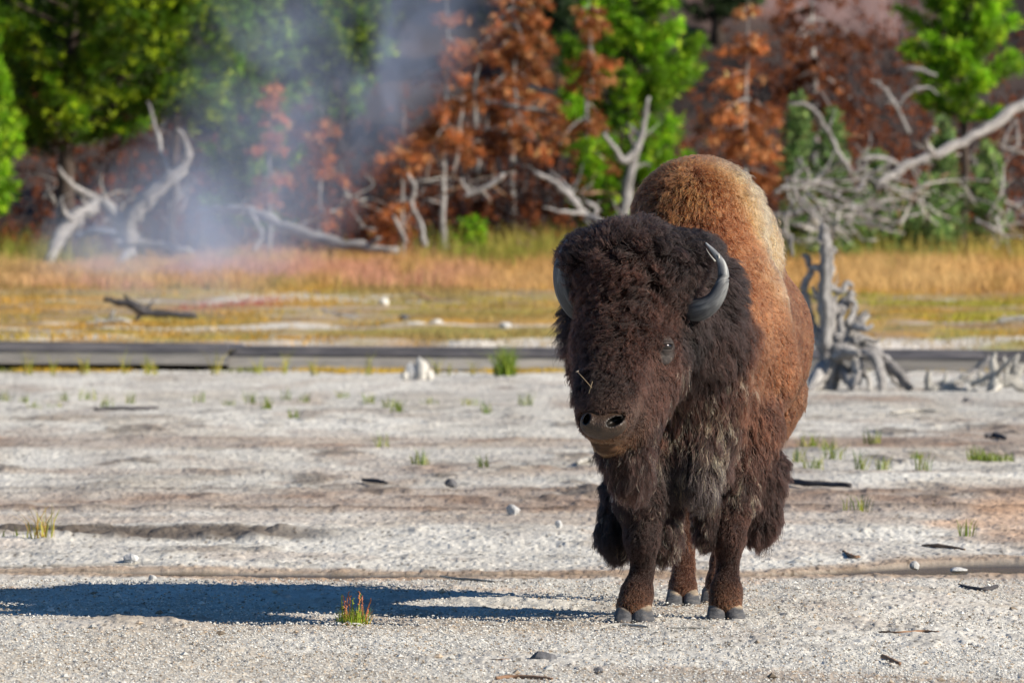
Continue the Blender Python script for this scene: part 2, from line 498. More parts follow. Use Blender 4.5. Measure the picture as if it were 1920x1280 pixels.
def ell(p, c, r, M=None):
    q = p - c
    if M is not None: q = q @ M
    r = np.asarray(r)
    k0 = np.linalg.norm(q / r, axis=-1); k1 = np.linalg.norm(q / r ** 2, axis=-1) + 1e-9
    return k0 * (k0 - 1) / k1

def smin(a, b, k):
    h = np.clip(.5 + .5 * (b - a) / k, 0, 1)
    return b + (a - b) * h - k * h * (1 - h)

# every entry: kind, points (px, py, depth offset m), radii in px, blend in m
BODY = [
 ('c', (1302, 414, .38), (1297, 610, .28), 113, 158, .10),      # hump and shoulder
 ('c', (1318, 390, .55), (1345, 470, 1.05), 92, 100, .10),     # ridge running back
 ('c', (1345, 470, 1.05), (1372, 520, 1.75), 100, 105, .10),
 ('c', (1300, 620, .30), (1358, 640, 1.15), 160, 166, .10),    # ribs
 ('c', (1350, 640, 1.15), (1368, 620, 1.75), 160, 132, .10),   # loin and rump
 ('c', (1395, 560, .30), (1420, 700, .35), 66, 80, .10),       # right shoulder
 ('c', (1175, 560, .35), (1170, 760, .30), 70, 60, .10),       # left shoulder
 ('c', (1285, 640, .15), (1225, 600, -.20), 150, 110, .08),    # neck
 ('c', (1300, 760, .12), (1300, 860, .08), 115, 70, .08),      # brisket
 ('c', (1305, 855, .00), (1314, 914, -.05), 50, 28, .05),      # dewlap
 ('e', (1190, 503, -.30), (121, 105, 73), .06),                # wool cap
 ('e', (1102, 490, -.27), (46, 80, 44), .05),
 ('e', (1285, 485, -.24), (55, 80, 40), .05),
 ('c', (1194, 520, -.30), (1163, 650, -.46), 98, 76, .06),     # skull
 ('c', (1163, 650, -.46), (1138, 778, -.715), 78, 53, .05),     # face
 ('e', (1212, 655, -.47), (50, 50, 58), .04),                  # brow over the right eye
 ('c', (1138, 818, -.655), (1152, 828, -.55), 30, 34, .03),    # lower lip and chin
 ('c', (1213, 690, -.38), (1178, 800, -.56), 74, 52, .06),     # right cheek and jaw
 ('c', (1325, 545, -.12), (1312, 650, -.05), 60, 62, .06),     # mane bulge right
 ('c', (1098, 590, -.14), (1108, 700, -.22), 38, 36, .06),     # mane bulge left
 ('c', (1222, 840, .06), (1204, 935, -.02), 66, 50, .06),       # left foreleg
 ('c', (1204, 935, -.02), (1204, 1005, -.05), 44, 33, .04),
 ('c', (1204, 1012, -.06), (1205, 1066, -.01), 34, 20, .02),
 ('c', (1205, 1066, -.01), (1194, 1112, -.05), 21, 29, .02),
 ('c', (1194, 1112, -.05), (1188, 1138, -.08), 29, 32, .02),
 ('c', (1385, 800, .25), (1375, 920, .22), 82, 50, .06),       # right foreleg
 ('c', (1375, 920, .22), (1367, 1005, .15), 45, 30, .04),
 ('c', (1367, 1012, .15), (1364, 1064, .18), 31, 19, .02),
 ('c', (1364, 1064, .18), (1361, 1108, .13), 20, 29, .02),
 ('c', (1361, 1108, .13), (1360, 1128, .11), 29, 31, .02),
 ('c', (1300, 760, 1.45), (1288, 900, 1.35), 95, 40, .06),     # hind leg, inner one in view
 ('c', (1288, 900, 1.35), (1284, 970, 1.42), 36, 24, .04),     # hock
 ('c', (1284, 970, 1.42), (1282, 1060, 1.30), 25, 20, .03),
 ('c', (1282, 1060, 1.30), (1280, 1098, 1.24), 21, 25, .02),
 ('c', (1280, 1098, 1.24), (1280, 1110, 1.22), 25, 28, .02),
 ('c', (1425, 740, 1.55), (1395, 880, 1.50), 90, 42, .06),     # other hind leg, behind the foreleg
 ('c', (1395, 880, 1.50), (1372, 960, 1.58), 36, 24, .04),
 ('c', (1372, 960, 1.58), (1350, 1050, 1.50), 23, 18, .03),
 ('c', (1350, 1050, 1.50), (1346, 1086, 1.44), 19, 21, .02),
 ('c', (1346, 1086, 1.44), (1345, 1098, 1.42), 21, 24, .02),
]
def eval_sdf(P, prims):
    d = None
    for q in prims:
        if q[0] == 'c':
            v = cone(P, B(*q[1]), B(*q[2]), q[3] * S, q[4] * S); k = q[5]
        else:
            v = ell(P, B(*q[1]), np.array(q[2]) * S); k = q[3]
        d = v if d is None else smin(d, v, k)
    return d

def grid_mesh(prims_fn, lo, hi, h):
    n = np.ceil((np.array(hi) - np.array(lo)) / h).astype(int) + 1
    ax = [lo[i] + h * np.arange(n[i]) for i in range(3)]
    P = np.stack(np.meshgrid(*ax, indexing='ij'), -1)
    Fv = prims_fn(P.reshape(-1, 3)).reshape(n)
    return surface_nets(Fv, np.array(lo), h)

def normals_of(V, F):
    t = np.concatenate([F[:, [0, 1, 2]], F[:, [0, 2, 3]]]) if F.shape[1] == 4 else F
    fn = np.cross(V[t[:, 1]] - V[t[:, 0]], V[t[:, 2]] - V[t[:, 0]])
    N = np.zeros_like(V)
    for k in range(3): np.add.at(N, t[:, k], fn)
    return N / (np.linalg.norm(N, axis=1)[:, None] + 1e-12)

def hit_body(px, py):
    """first body surface point along the sight line of a photo pixel, with its normal"""
    r = RGT * ((px - 960) / FPX) + UPV * ((640 - py) / FPX) + FWD
    d = DB - 1.4
    for _ in range(160):
        P = CAMP + r * (d / r[1])
        v = float(eval_sdf(P[None], BODY)[0])
        if v < .0008: break
        d += max(v * .8, .0006)
    e = 1e-3
    n = np.array([float(eval_sdf((P + e * q)[None], BODY)[0] - eval_sdf((P - e * q)[None], BODY)[0]) for q in np.eye(3)])
    return P, n / np.linalg.norm(n)

# ---- the coat: control points with length, lift, curl, flow and colours
K_ = (.0085, .0050, .0048); D_ = (.0155, .0062, .0046); E_ = (.034, .0125, .0082); M_ = (.095, .031, .014)
R_ = (.155, .046, .017); G_ = (.34, .108, .025); T_ = (.54, .285, .125); N_ = (.235, .078, .030); S_ = (.50, .38, .22)
COAT = [
 # px   py    dy    len  lift curl  flow (x,y,z)     root tip  straw
 (1190, 432, -.33, .050, .75, .010, (0, .1, .3), K_, D_, 0),
 (1110, 450, -.32, .050, .75, .010, (-.4, .1, .2), K_, D_, 0),
 (1280, 455, -.30, .050, .65, .010, (.4, .1, .2), K_, K_, 0),
 (1190, 510, -.50, .062, .65, .018, (0, -.2, -.5), D_, E_, 0),
 (1120, 520, -.46, .060, .65, .018, (-.2, -.2, -.5), D_, E_, 0),
 (1255, 520, -.44, .060, .65, .017, (.2, -.2, -.5), K_, D_, 0),
 (1170, 590, -.56, .055, .60, .016, (0, -.2, -.7), D_, E_, 0),
 (1240, 590, -.46, .045, .50, .011, (.2, -.2, -.7), D_, E_, 0),
 (1100, 600, -.50, .045, .50, .011, (-.2, -.2, -.7), D_, E_, 0),
 (1150, 660, -.64, .038, .50, .010, (0, -.2, -.8), D_, E_, 0),
 (1140, 722, -.72, .030, .40, .007, (0, -.2, -.8), K_, D_, 0),
 (1140, 757, -.78, .009, .18, .0008, (0, -.3, -.5), D_, (.045, .02, .013), 0),
 (1188, 795, -.68, .014, .18, .001, (.5, .3, -.7), D_, (.05, .022, .014), 0),
 (1095, 780, -.68, .022, .35, .003, (-.6, .3, -.7), D_, D_, 0),
 (1140, 840, -.68, .014, .25, .002, (0, .2, -.8), M_, (.13, .07, .03), 0),
 (1080, 690, -.55, .040, .45, .006, (-.5, .2, -.8), D_, E_, 0),
 (1225, 710, -.48, .034, .20, .003, (.3, .2, -1), D_, E_, 0),
 (1275, 730, -.30, .055, .20, .003, (.25, .1, -1), D_, E_, .10),
 (1350, 500, -.12, .085, .50, .006, (.7, .3, .1), K_, K_, 0),
 (1360, 580, -.10, .085, .45, .006, (.7, .3, -.5), K_, K_, 0),
 (1345, 660, -.05, .085, .30, .005, (.35, .2, -1), K_, D_, 0),
 (1300, 620, -.20, .070, .30, .005, (.4, .2, -.8), K_, K_, 0),
 (1075, 600, -.12, .080, .50, .006, (-.8, .2, -.5), K_, K_, 0),
 (1090, 700, -.20, .060, .40, .005, (-.6, .2, -.8), K_, D_, 0),
 (1270, 800, -.15, .075, .22, .006, (.1, 0, -1), D_, E_, .25),
 (1330, 760, -.02, .080, .25, .007, (.0, -.1, -1), D_, E_, .40),
 (1350, 830, .02, .085, .25, .008, (-.1, -.1, -1), K_, D_, .45),
 (1290, 880, -.05, .085, .22, .005, (.1, 0, -1), K_, (.034, .025, .024), .12),
 (1330, 925, -.05, .075, .25, .006, (.1, 0, -1), K_, (.034, .025, .024), .20),
 (1200, 850, -.40, .070, .22, .006, (.1, 0, -1), K_, D_, .05),
 (1240, 370, .28, .045, .45, .006, (-.1, .2, -.5), D_, R_, 0),
 (1190, 420, .30, .040, .40, .005, (-.4, .3, -.5), D_, M_, 0),
 (1300, 380, .20, .045, .45, .006, (.1, .2, -.5), M_, G_, 0),
 (1270, 310, .34, .040, .45, .006, (0, .4, -.2), M_, G_, 0),
 (1320, 300, .36, .032, .35, .004, (.1, .7, 0), R_, N_, 0),
 (1360, 420, .25, .030, .30, .004, (.3, .6, -.6), R_, N_, 0),
 (1310, 430, .15, .045, .40, .006, (.1, .2, -.7), M_, R_, 0),
 (1365, 318, .50, .040, .45, .010, (.4, .6, -.3), N_, T_, 0),
 (1392, 360, .45, .058, .80, .022, (.4, .6, -.3), T_, T_, 0),
 (1432, 425, .45, .058, .80, .022, (.4, .5, -.5), T_, T_, 0),
 (1400, 455, .40, .034, .35, .006, (.3, .5, -.6), N_, N_, 0),
 (1380, 400, .30, .034, .35, .006, (.3, .5, -.6), R_, N_, 0),
 (1445, 520, .50, .034, .35, .006, (.3, .6, -.6), N_, (.40, .21, .10), 0),
 (1388, 610, -.05, .080, .40, .006, (.6, .3, -.6), K_, D_, 0),
 (1378, 670, -.02, .075, .30, .005, (.35, .2, -1), K_, D_, 0),
 (1345, 710, -.02, .080, .28, .005, (.2, .1, -1), K_, D_, .1),
 (1470, 650, .5, .030, .22, .004, (.2, .6, -.8), M_, R_, 0),
 (1335, 345, .25, .042, .40, .006, (.1, .3, -.5), M_, G_, 0),
 (1245, 335, .30, .042, .45, .006, (-.1, .3, -.4), D_, R_, 0),
 (1275, 355, .25, .045, .45, .006, (0, .2, -.5), D_, G_, 0),
 (1350, 370, .25, .032, .35, .005, (.2, .5, -.6), R_, N_, 0),
 (1410, 395, .60, .058, .80, .022, (.4, .6, -.4), T_, T_, 0),
 (1440, 450, .70, .045, .45, .012, (.3, .6, -.5), T_, T_, 0),
 (1420, 505, .45, .034, .30, .004, (.3, .6, -.7), R_, N_, 0),
 (1412, 560, .20, .032, .25, .004, (.3, .5, -.8), R_, N_, 0),
 (1450, 570, .50, .030, .22, .004, (.2, .7, -.7), R_, N_, 0),
 (1490, 560, .80, .026, .20, .003, (.2, .8, -.6), M_, R_, 0),
 (1520, 640, 1.1, .026, .20, .003, (.2, .8, -.6), M_, R_, 0),
 (1510, 480, 1.2, .026, .20, .003, (.2, .8, -.5), R_, N_, 0),
 (1430, 690, .25, .038, .25, .005, (.15, .4, -.9), M_, (.13, .045, .019), 0),
 (1400, 730, .10, .060, .28, .006, (.1, .2, -1), D_, (.075, .025, .013), .10),
 (1490, 740, .70, .036, .22, .004, (.1, .6, -.8), M_, (.12, .044, .020), 0),
 (1440, 800, .25, .055, .28, .006, (.1, .2, -1), D_, (.075, .025, .013), 0),
 (1410, 870, .15, .070, .25, .006, (.1, .1, -1), D_, (.05, .02, .014), .04),
 (1450, 900, .25, .075, .30, .006, (.3, .2, -1), K_, D_, 0),
 (1370, 900, .12, .060, .25, .006, (0, .1, -1), K_, D_, .25),
 (1366, 1000, .12, .018, .20, .003, (0, .1, -1), D_, E_, 0),
 (1202, 930, .00, .040, .25, .005, (0, .1, -1), K_, D_, .15),
 (1202, 1010, -.02, .020, .20, .003, (0, .1, -1), K_, D_, 0),
 (1203, 1060, .00, .014, .20, .002, (0, .1, -1), D_, D_, 0),
 (1192, 1112, -.06, .013, .25, .002, (0, -.2, -1), D_, E_, 0),
 (1188, 1136, -.08, .022, .25, .002, (0, -.2, -1), E_, (.15, .055, .022), 0),
 (1364, 1060, .15, .014, .20, .002, (0, .1, -1), D_, (.026, .0098, .0065), 0),
 (1361, 1105, .10, .013, .25, .002, (0, -.2, -1), D_, E_, 0),
 (1360, 1126, .08, .022, .25, .002, (0, -.2, -1), E_, (.15, .055, .022), 0),
 (1283, 1020, 1.3, .014, .20, .002, (0, .1, -1), E_, M_, 0),
 (1280, 1095, 1.2, .016, .20, .002, (0, -.2, -1), E_, M_, 0),
 (1350, 1050, 1.45, .013, .20, .002, (0, -.2, -1), E_, M_, 0),
 (1290, 850, 1.3, .020, .20, .003, (0, .3, -1), D_, M_, 0),
 (1370, 560, 1.85, .022, .20, .003, (0, .7, -.7), M_, M_, 0),
 (1350, 360, 1.0, .030, .25, .004, (.2, .9, -.2), M_, R_, 0),
 (1170, 560, .6, .030, .25, .004, (-.3, .8, -.5), M_, R_, 0),
 (1140, 700, .6, .035, .25, .004, (-.2, .6, -.8), D_, M_, 0),
 (1200, 650, 1.2, .026, .20, .003, (-.2, .8, -.6), M_, M_, 0),
 (1300, 800, .8, .03, .2, .003, (0, .3, -1), D_, D_, 0),
]
def march(pxy):
    px, py = np.array(pxy, float).T
    r = RGT * ((px - 960) / FPX)[:, None] + UPV * ((640 - py) / FPX)[:, None] + FWD
    r = r / r[:, 1:2]
    d = np.full(len(px), DB - 1.3)
    for _ in range(110):
        d = np.minimum(d + np.clip(eval_sdf(CAMP + r * d[:, None], BODY) * .8, -.01, .2), DB + 2.6)
    return d - DB
CPOS = np.array([B(c[0], c[1], c[2]) for c in COAT])
for _i, (_c, _d) in enumerate(zip(COAT, march([c[:2] for c in COAT]))):
    if abs(_d - _c[2]) < .45: CPOS[_i] = B(_c[0], _c[1], _d)
CLEN = np.array([c[3] for c in COAT]); CLIFT = np.array([c[4] for c in COAT]); CCURL = np.array([c[5] for c in COAT])
CFLOW = np.array([np.array(c[6], float) / (np.linalg.norm(c[6]) + 1e-9) for c in COAT])
CROOT = np.array([c[7] for c in COAT]); CTIP = np.array([c[8] for c in COAT]); CSTRAW = np.array([c[9] for c in COAT], float)

def coat_weights(P, sig=.052):
    d2 = ((P[:, None, :] - CPOS[None]) ** 2).sum(-1)
    d2 = d2 - d2.min(1, keepdims=True)
    w = np.exp(-d2 / (2 * sig * sig)) 
    return w / w.sum(1, keepdims=True)

def coat_fields(P):
    out = []
    for i in range(0, len(P), 40000):
        w = coat_weights(P[i:i + 40000])
        out.append((w @ CLEN, w @ CLIFT, w @ CCURL, w @ CFLOW, w @ CROOT, w @ CTIP, w @ CSTRAW))
    return [np.concatenate([o[k] for o in out]) for k in range(7)]

M_FUR = NT('bison_fur')
hb = M_FUR.new('ShaderNodeBsdfHairPrincipled')
hb.parametrization = 'COLOR'
M_FUR.l(M_FUR.attr('fcol').outputs['Color'], hb.inputs['Color'])
hb.inputs['IOR'].default_value = 1.38
hb.inputs['Roughness'].default_value = .48
hb.inputs['Radial Roughness'].default_value = .65
hb.inputs['Random Roughness'].default_value = .2
M_FUR.l(hb.outputs[0], M_FUR.out.inputs['Surface'])
M_FUR = M_FUR.m
mm = NT('bison_hide')
mm.base(mm.attr('col').outputs['Color'], .9, .1)
mm.bump(mm.noise(120, 4, .6, mm.objco()), .6, .01)
M_HIDE = mm.m

def make_fur(name, V, F, N, parent, org, dens=None, lenmul=1.0, clump_n=9, over=None, rad=.0007, seed=1, KP=7, gravity=.25):
    r = np.random.default_rng(seed)
    T = np.concatenate([F[:, [0, 1, 2]], F[:, [0, 2, 3]]])
    A = .5 * np.linalg.norm(np.cross(V[T[:, 1]] - V[T[:, 0]], V[T[:, 2]] - V[T[:, 0]]), axis=1)
    if dens is not None: A = A * dens[T].mean(1)
    NV = normals_of(V, F)
    pick = r.choice(len(T), N, p=A / A.sum())
    a, b = r.random(N), r.random(N); fl = a + b > 1; a[fl] = 1 - a[fl]; b[fl] = 1 - b[fl]
    t = T[pick]; wts = np.stack([1 - a - b, a, b], 1)[..., None]
    P = (V[t] * wts).sum(1); Nn = (NV[t] * wts).sum(1); Nn /= np.linalg.norm(Nn, axis=1)[:, None] + 1e-9
    L, lift, curl, flow, rc, tc, straw = coat_fields(P)
    if over: L, lift, curl, flow, rc, tc, straw = over(P, L, lift, curl, flow, rc, tc, straw)
    L = L * lenmul * r.uniform(.6, 1.2, N) * np.where(r.random(N) < .08, 1.45, 1.0)
    g = flow - (flow * Nn).sum(1)[:, None] * Nn
    g = g / (np.linalg.norm(g, axis=1)[:, None] + 1e-6)
    # flow wanders in patches so that locks part and cross
    ph = 2 * np.pi * vnoise(P[:, 0] * 23 + P[:, 1] * 9, P[:, 2] * 23 + P[:, 1] * 5, 5)
    sd = np.cross(Nn, g)
    wob = .45 * np.sin(ph * 2)[:, None] + r.normal(0, .16, (N, 1))
    g = g + sd * wob; g /= np.linalg.norm(g, axis=1)[:, None] + 1e-6
    ts = np.linspace(0, 1, KP)
    pts = np.zeros((N, KP, 3)); pts[:, 0] = P - Nn * .003
    lf = (lift * r.uniform(.7, 1.35, N))[:, None]
    for k in range(1, KP):
        u = ts[k]
        d = Nn * lf * (1.6 - 1.2 * u) + g * (.35 + .75 * u) * (1 - .35 * lf) + np.array([0, 0, -1.0]) * gravity * u * u * (L / .05)[:, None]
        d /= np.linalg.norm(d, axis=1)[:, None]
        pts[:, k] = pts[:, k - 1] + d * (L / (KP - 1))[:, None]
    # locks: fine ones gathered into loose coarse ones
    def locks(n_per, smin_, smax_, reach, seed_):
        rr = np.random.default_rng(seed_)
        nc = max(40, N // n_per)
        lead = rr.choice(N, nc, replace=False)
        kd = kdtree.KDTree(nc)
        jit = rr.normal(0, .004, (N, 3))
        for i, q in enumerate(lead): kd.insert(P[q], i)
        kd.balance()
        own = np.fromiter((kd.find(q)[1] for q in P + jit), dtype=np.int64, count=N)
        ld = lead[own]
        st = rr.uniform(smin_, smax_, nc)[own] * (np.linalg.norm(P - P[ld], axis=1) < reach)
        return nc, own, ld, st
    nc, own, ld, st1 = locks(clump_n, .25, .85, .04, seed + 50)
    fine = np.clip(L / .05, .3, 1.0)
    st1 = st1 * fine
    nc2, own2, ld2, st2 = locks(clump_n * 7, .0, .85, .08, seed + 51)
    st2 = st2 * np.clip(L / .06, .15, 1.0) ** 1.5
    st2 = np.clip(st2 * (1 + .9 * sstep(.0105, .016, curl)), 0, .95)
    base_pts = pts.copy()
    phs = r.uniform(0, 2 * np.pi, nc)[own] * .6 + r.uniform(0, 2 * np.pi, nc2)[own2] + r.normal(0, .6, N)
    frq = r.uniform(3.0, 9.0, nc)[own]
    e1 = sd; e2 = Nn
    for k in range(1, KP):
        u = ts[k]
        q = base_pts[:, k] + (base_pts[ld2, k] - base_pts[:, k]) * (st2 * u ** 1.3)[:, None]
        ql = base_pts[ld, k] + (base_pts[ld2[ld], k] - base_pts[ld, k]) * (st2[ld] * u ** 1.3)[:, None]
        q = q + (ql - q) * (st1 * u ** 1.1)[:, None]
        amp = (curl * u ** .7)[:, None]
        q = q + amp * (np.cos(phs + frq * u)[:, None] * e1 + .7 * np.sin(phs + frq * u)[:, None] * e2)
        pts[:, k] = q + r.normal(0, 1, (N, 3)) * (.03 * L * u)[:, None]
    vary = ((.5 + .95 * r.random(nc)[own]) * (.6 + .75 * r.random(nc2)[own2])) ** fine * r.uniform(.7, 1.3, N)
    patchv = .75 + .5 * vnoise(P[:, 0] * 14 + P[:, 1] * 6, P[:, 2] * 14, 9)
    rc = rc * vary[:, None]; tc = tc * (vary * patchv)[:, None]
    st = (r.random(nc)[own] < straw) & (r.random(N) < .7)
    tc = np.where(st[:, None], np.array(S_) * r.uniform(.5, 1.2, (N, 1)), tc)
    tt = (ts ** 1.2)[None, :, None]
    colr = rc[:, None] * (1 - tt) + tc[:, None] * tt
    colr = np.clip(np.concatenate([colr, np.ones((N, KP, 1))], -1), 0.002, .9)
    cu = bpy.data.hair_curves.new(name)
    cu.add_curves([KP] * N)
    cu.attributes['position'].data.foreach_set('vector', (pts - org).astype(np.float32).reshape(-1))
    ra = cu.attributes.get('radius') or cu.attributes.new('radius', 'FLOAT', 'POINT')
    taper = np.array([1.0, 1.0, .95, .85, .7, .5, .22])[:KP] if KP == 7 else np.linspace(1, .25, KP)
    ra.data.foreach_set('value', (rad * r.uniform(.7, 1.25, (N, 1)) * taper[None]).astype(np.float32).reshape(-1))
    ca = cu.attributes.new('fcol', 'FLOAT_COLOR', 'POINT')
    ca.data.foreach_set('color', colr.astype(np.float32).reshape(-1))
    cu.materials.append(M_FUR)
    return link_obj(name, cu, parent)

def hide_colors(P):
    f = coat_fields(P)
    return f[4] * .4 + f[5] * .1

def build_bison():
    base = B(1290, 1150, .5); base[2] = 0
    root = empty('bison', base, 'shaggy brown bison standing with lowered dark head and curved horns', 'bison')
    lo = B(985, 1190, -1.05); hi = B(1580, 262, 2.3)
    lo = np.array([min(lo[0], 0.02), DB - 1.05, .02]); hi = np.array([1.36, DB + 2.15, 1.86])
    V, F = grid_mesh(lambda P: eval_sdf(P, BODY), lo, hi, .014)
    for q in (B(1154, 789, -.845), B(1100, 785, -.83)):
        dd_ = np.linalg.norm((V - q)[:, [0, 2]], axis=1)
        V[:, 1] += np.where(V[:, 1] < DB - .66, .07 * np.clip(1 - (dd_ / .036) ** 2, 0, 1), 0)
    # bare skin: nose, eye and horn roots carry no fur
    eyeP, eyeN = hit_body(1247, 650)
    noseC = B(1131, 797, -.752)
    horn_r = [(1290, 582, -.36, 21), (1316, 579, -.40, 21), (1337, 565, -.42, 17), (1350, 544, -.42, 14), (1356, 521, -.41, 11.5), (1354, 499, -.40, 9), (1345, 481, -.395, 6.5), (1334, 467, -.39, 4), (1323, 455, -.385, 1.2)]
    horn_l = [(1102, 592, -.28, 20), (1078, 576, -.31, 20), (1062, 550, -.325, 19.5), (1055, 525, -.33, 18), (1053, 502, -.33, 15), (1055, 482, -.325, 11), (1058, 466, -.32, 6.5), (1063, 449, -.315, 1.5)]
    d = np.ones(len(V))
    de = np.linalg.norm((V - (eyeP + np.array([0, 0, -.012]))) * np.array([1.1, .8, .8]), axis=1)
    d *= sstep(.020, .048, de)
    dn = ell(V, noseC, (.068, .10, .045)); d *= sstep(-.016, .002, dn)
    for hp in horn_r[1:4] + horn_l[1:3]:
        d *= sstep(.035, .05, np.linalg.norm(V - B(*hp[:3]), axis=1))
    NV = normals_of(V, F)
    wool = sstep(.27, .16, np.linalg.norm((V - B(1190, 520, -.36)) * np.array([1, .8, 1]), axis=1)) + .6 * sstep(.26, .1, np.linalg.norm(V - B(1330, 600, -.08), axis=1))
    lump = (vnoise(V[:, 0] * 19 + V[:, 1] * 7, V[:, 2] * 19 - V[:, 1] * 5, 31) - .5) + .6 * (vnoise(V[:, 0] * 41 + V[:, 1] * 17, V[:, 2] * 41, 32) - .5)
    lump2 = vnoise(V[:, 0] * 9 + V[:, 1] * 5, V[:, 2] * 5, 33) - .5
    V = V + NV * ((.030 * lump) * np.clip(wool, 0, 1) + .010 * lump2 * (V[:, 2] > .5))[:, None]
    NV = normals_of(V, F)
    facing = NV @ np.array([.25, -1, .1])
    Lf = coat_fields(V)[0]
    d *= np.where(facing > -.25, 1.0, .45) * np.clip(.038 / Lf, .55, 3.0)
    d *= np.where(V[:, 2] < .012, 0, 1)
    Vl = V - base
    body = np_mesh('body', Vl, [F], M_HIDE, root, True, {'col': ('FLOAT_COLOR', hide_colors(V))})
    make_fur('coat', V, F, 420000, root, base, d, seed=3)
    # ---- beard, fore-leg hair: lobes under long fur
    def lobe(name, prims, N, L, seed, rc=K_, tc=D_, straw=0.0, flow=(0, .05, -1), lift=.22, label=None, res=.012):
        ctr = np.array([B(*q[1]) for q in prims] + [B(*q[2]) for q in prims])
        lo = ctr.min(0) - .16; hi = ctr.max(0) + .16
        v, f = grid_mesh(lambda P: eval_sdf(P, prims), lo, hi, res)
        col = np.tile(np.array(rc) * .5, (len(v), 1))
        o = np_mesh(name, v - base, [f], M_HIDE, root, True, {'col': ('FLOAT_COLOR', col)})
        fl = np.array(flow, float)
        def over(P, *a):
            n = len(P); h = np.random.default_rng(seed + 5).uniform(.8, 1.15, n)
            c = np.broadcast_to
            return (L * h, np.full(n, lift), np.full(n, .006), np.tile(fl, (n, 1)) + .25 * (P - ctr.mean(0)) / .1 * np.array([1, 1, 0]), np.tile(rc, (n, 1)), np.tile(tc, (n, 1)), np.full(n, straw))
        make_fur('hair_strands', v, f, N, o, base, None, seed=seed, over=over, clump_n=10, rad=.0008)
        if label: o['label'] = label
    lobe('beard', [('c', (1175, 850, -.54), (1182, 885, -.52), 36, 30, .03), ('c', (1182, 885, -.52), (1190, 905, -.50), 30, 12, .03)], 20000, .085, 11, K_, D_, .06)
    lobe('leg_hair', [('c', (1172, 925, .16), (1158, 1000, .14), 34, 28, .03), ('c', (1158, 1000, .14), (1160, 1020, .14), 28, 20, .03)], 11000, .07, 13, K_, K_, .02, (-.2, .1, -1), .35)
    lobe('leg_hair', [('c', (1235, 930, .06), (1246, 1005, .02), 30, 22, .03), ('c', (1246, 1005, .02), (1244, 1030, .02), 22, 12, .03)], 9000, .075, 14, K_, D_, .12, (.15, .1, -1), .35)
    lobe('leg_hair', [('c', (1425, 880, .28), (1424, 970, .28), 40, 27, .03), ('c', (1424, 970, .28), (1420, 990, .28), 27, 20, .03)], 14000, .075, 15, K_, D_, .0, (.25, .1, -1), .35)
    lobe('leg_hair', [('c', (1328, 930, .16), (1325, 1000, .14), 28, 18, .03)], 7000, .06, 16, K_, D_, .12, (-.1, .1, -1), .3)
    # ---- horns
    hm = NT('dark_horn')
    gm = hm.new('ShaderNodeMapping'); gm.inputs['Scale'].default_value = (55, 55, 60); hm.l(hm.attr('grain').outputs['Vector'], gm.inputs[0])
    n = hm.noise(1.0, 6, .6, gm.outputs[0], .3)
    c = hm.ramp(n, [(.3, (.035, .037, .041)), (.5, (.085, .088, .094)), (.72, (.23, .235, .23))])
    c = hm.mix(1.0, c, hm.attr('col').outputs['Color'], 'MULTIPLY')
    hm.base(c, .58, .4); hm.bump(n, .3, .004)
    for q, sd in ((horn_r, 1), (horn_l, 2)):
        pts = spline([(*B(*h[:3]), h[3] * S) for h in q], 34)
        mb = MB(); cols = np.interp(np.linspace(0, 1, 34), [0, .45, .8, 1], [.7, 1.1, 1.7, 3.0])
        rr = np.maximum(pts[:, 3], .0015)
        mb.tube(pts[:, :3], rr, 20, None, .012, sd)
        cc = np.concatenate([np.repeat(cols, 20), [1, 3.0]])
        mb.C = [np.repeat(cc[:, None], 3, 1)]
        if sd == 1:     # the frayed splinters beside the tip
            mb.tube(spline([B(1341, 490, -.41), B(1331, 478, -.41), B(1324, 466, -.405)], 6), [.004, .003, .0025, .002, .0015, .0008], 6, (4, 3.7, 3.2))
            mb.tube(spline([B(1348, 484, -.41), B(1348, 475, -.41)], 4), [.003, .002, .0015, .0007], 6, (4, 3.7, 3.2))
        mb.build('horn', hm.m, root, True, base)
    # ---- nose pad with nostrils, mouth
    nm = NT('nose_skin')
    c = nm.ramp(nm.noise(30, 5, .6, nm.objco()), [(.3, (.024, .0140, .009)), (.7, (.056, .034, .021))])
    c = nm.mix(1.0, c, nm.attr('col').outputs['Color'], 'MULTIPLY'); nm.base(c, .46, .4); vo = nm.new('ShaderNodeTexVoronoi'); vo.inputs['Scale'].default_value = 150; nm.l(nm.objco(), vo.inputs['Vector']); nm.bump(vo.outputs['Distance'], .55, .004)
    nr = B(1154, 789, -.845); nl = B(1100, 785, -.83)
    def nose_sdf(P):
        a = ell(P, noseC, (.080, .096, .054))
        a = smin(a, ell(P, B(1155, 793, -.79), (.040, .050, .036)), .02)
        a = smin(a, ell(P, B(1105, 791, -.79), (.032, .05, .036)), .02)
        Mx = np.array(Matrix.Rotation(math.radians(24), 3, 'Y').transposed()).T
        n1 = ell(P, nr, (.034, .060, .0155), np.array(Matrix.Rotation(math.radians(-24), 3, 'Y')))
        n1 = smin(n1, ell(P, nr + np.array([.030, 0, .014]), (.018, .05, .0085), np.array(Matrix.Rotation(math.radians(-38), 3, 'Y'))), .006)
        n2 = ell(P, nl, (.011, .055, .020), np.array(Matrix.Rotation(math.radians(20), 3, 'Y')))
        a = np.maximum(a, -n1); a = np.maximum(a, -n2)
        a = np.maximum(a, P[:, 2] - (B(1132, 772, -.85)[2] + .01 * np.cos((P[:, 0] - noseC[0]) * 30)))
        return a
    v, f = grid_mesh(nose_sdf, noseC - np.array([.14, .14, .09]), noseC + np.array([.14, .14, .09]), .0045)
    Mr = np.array(Matrix.Rotation(math.radians(-24), 3, 'Y'))
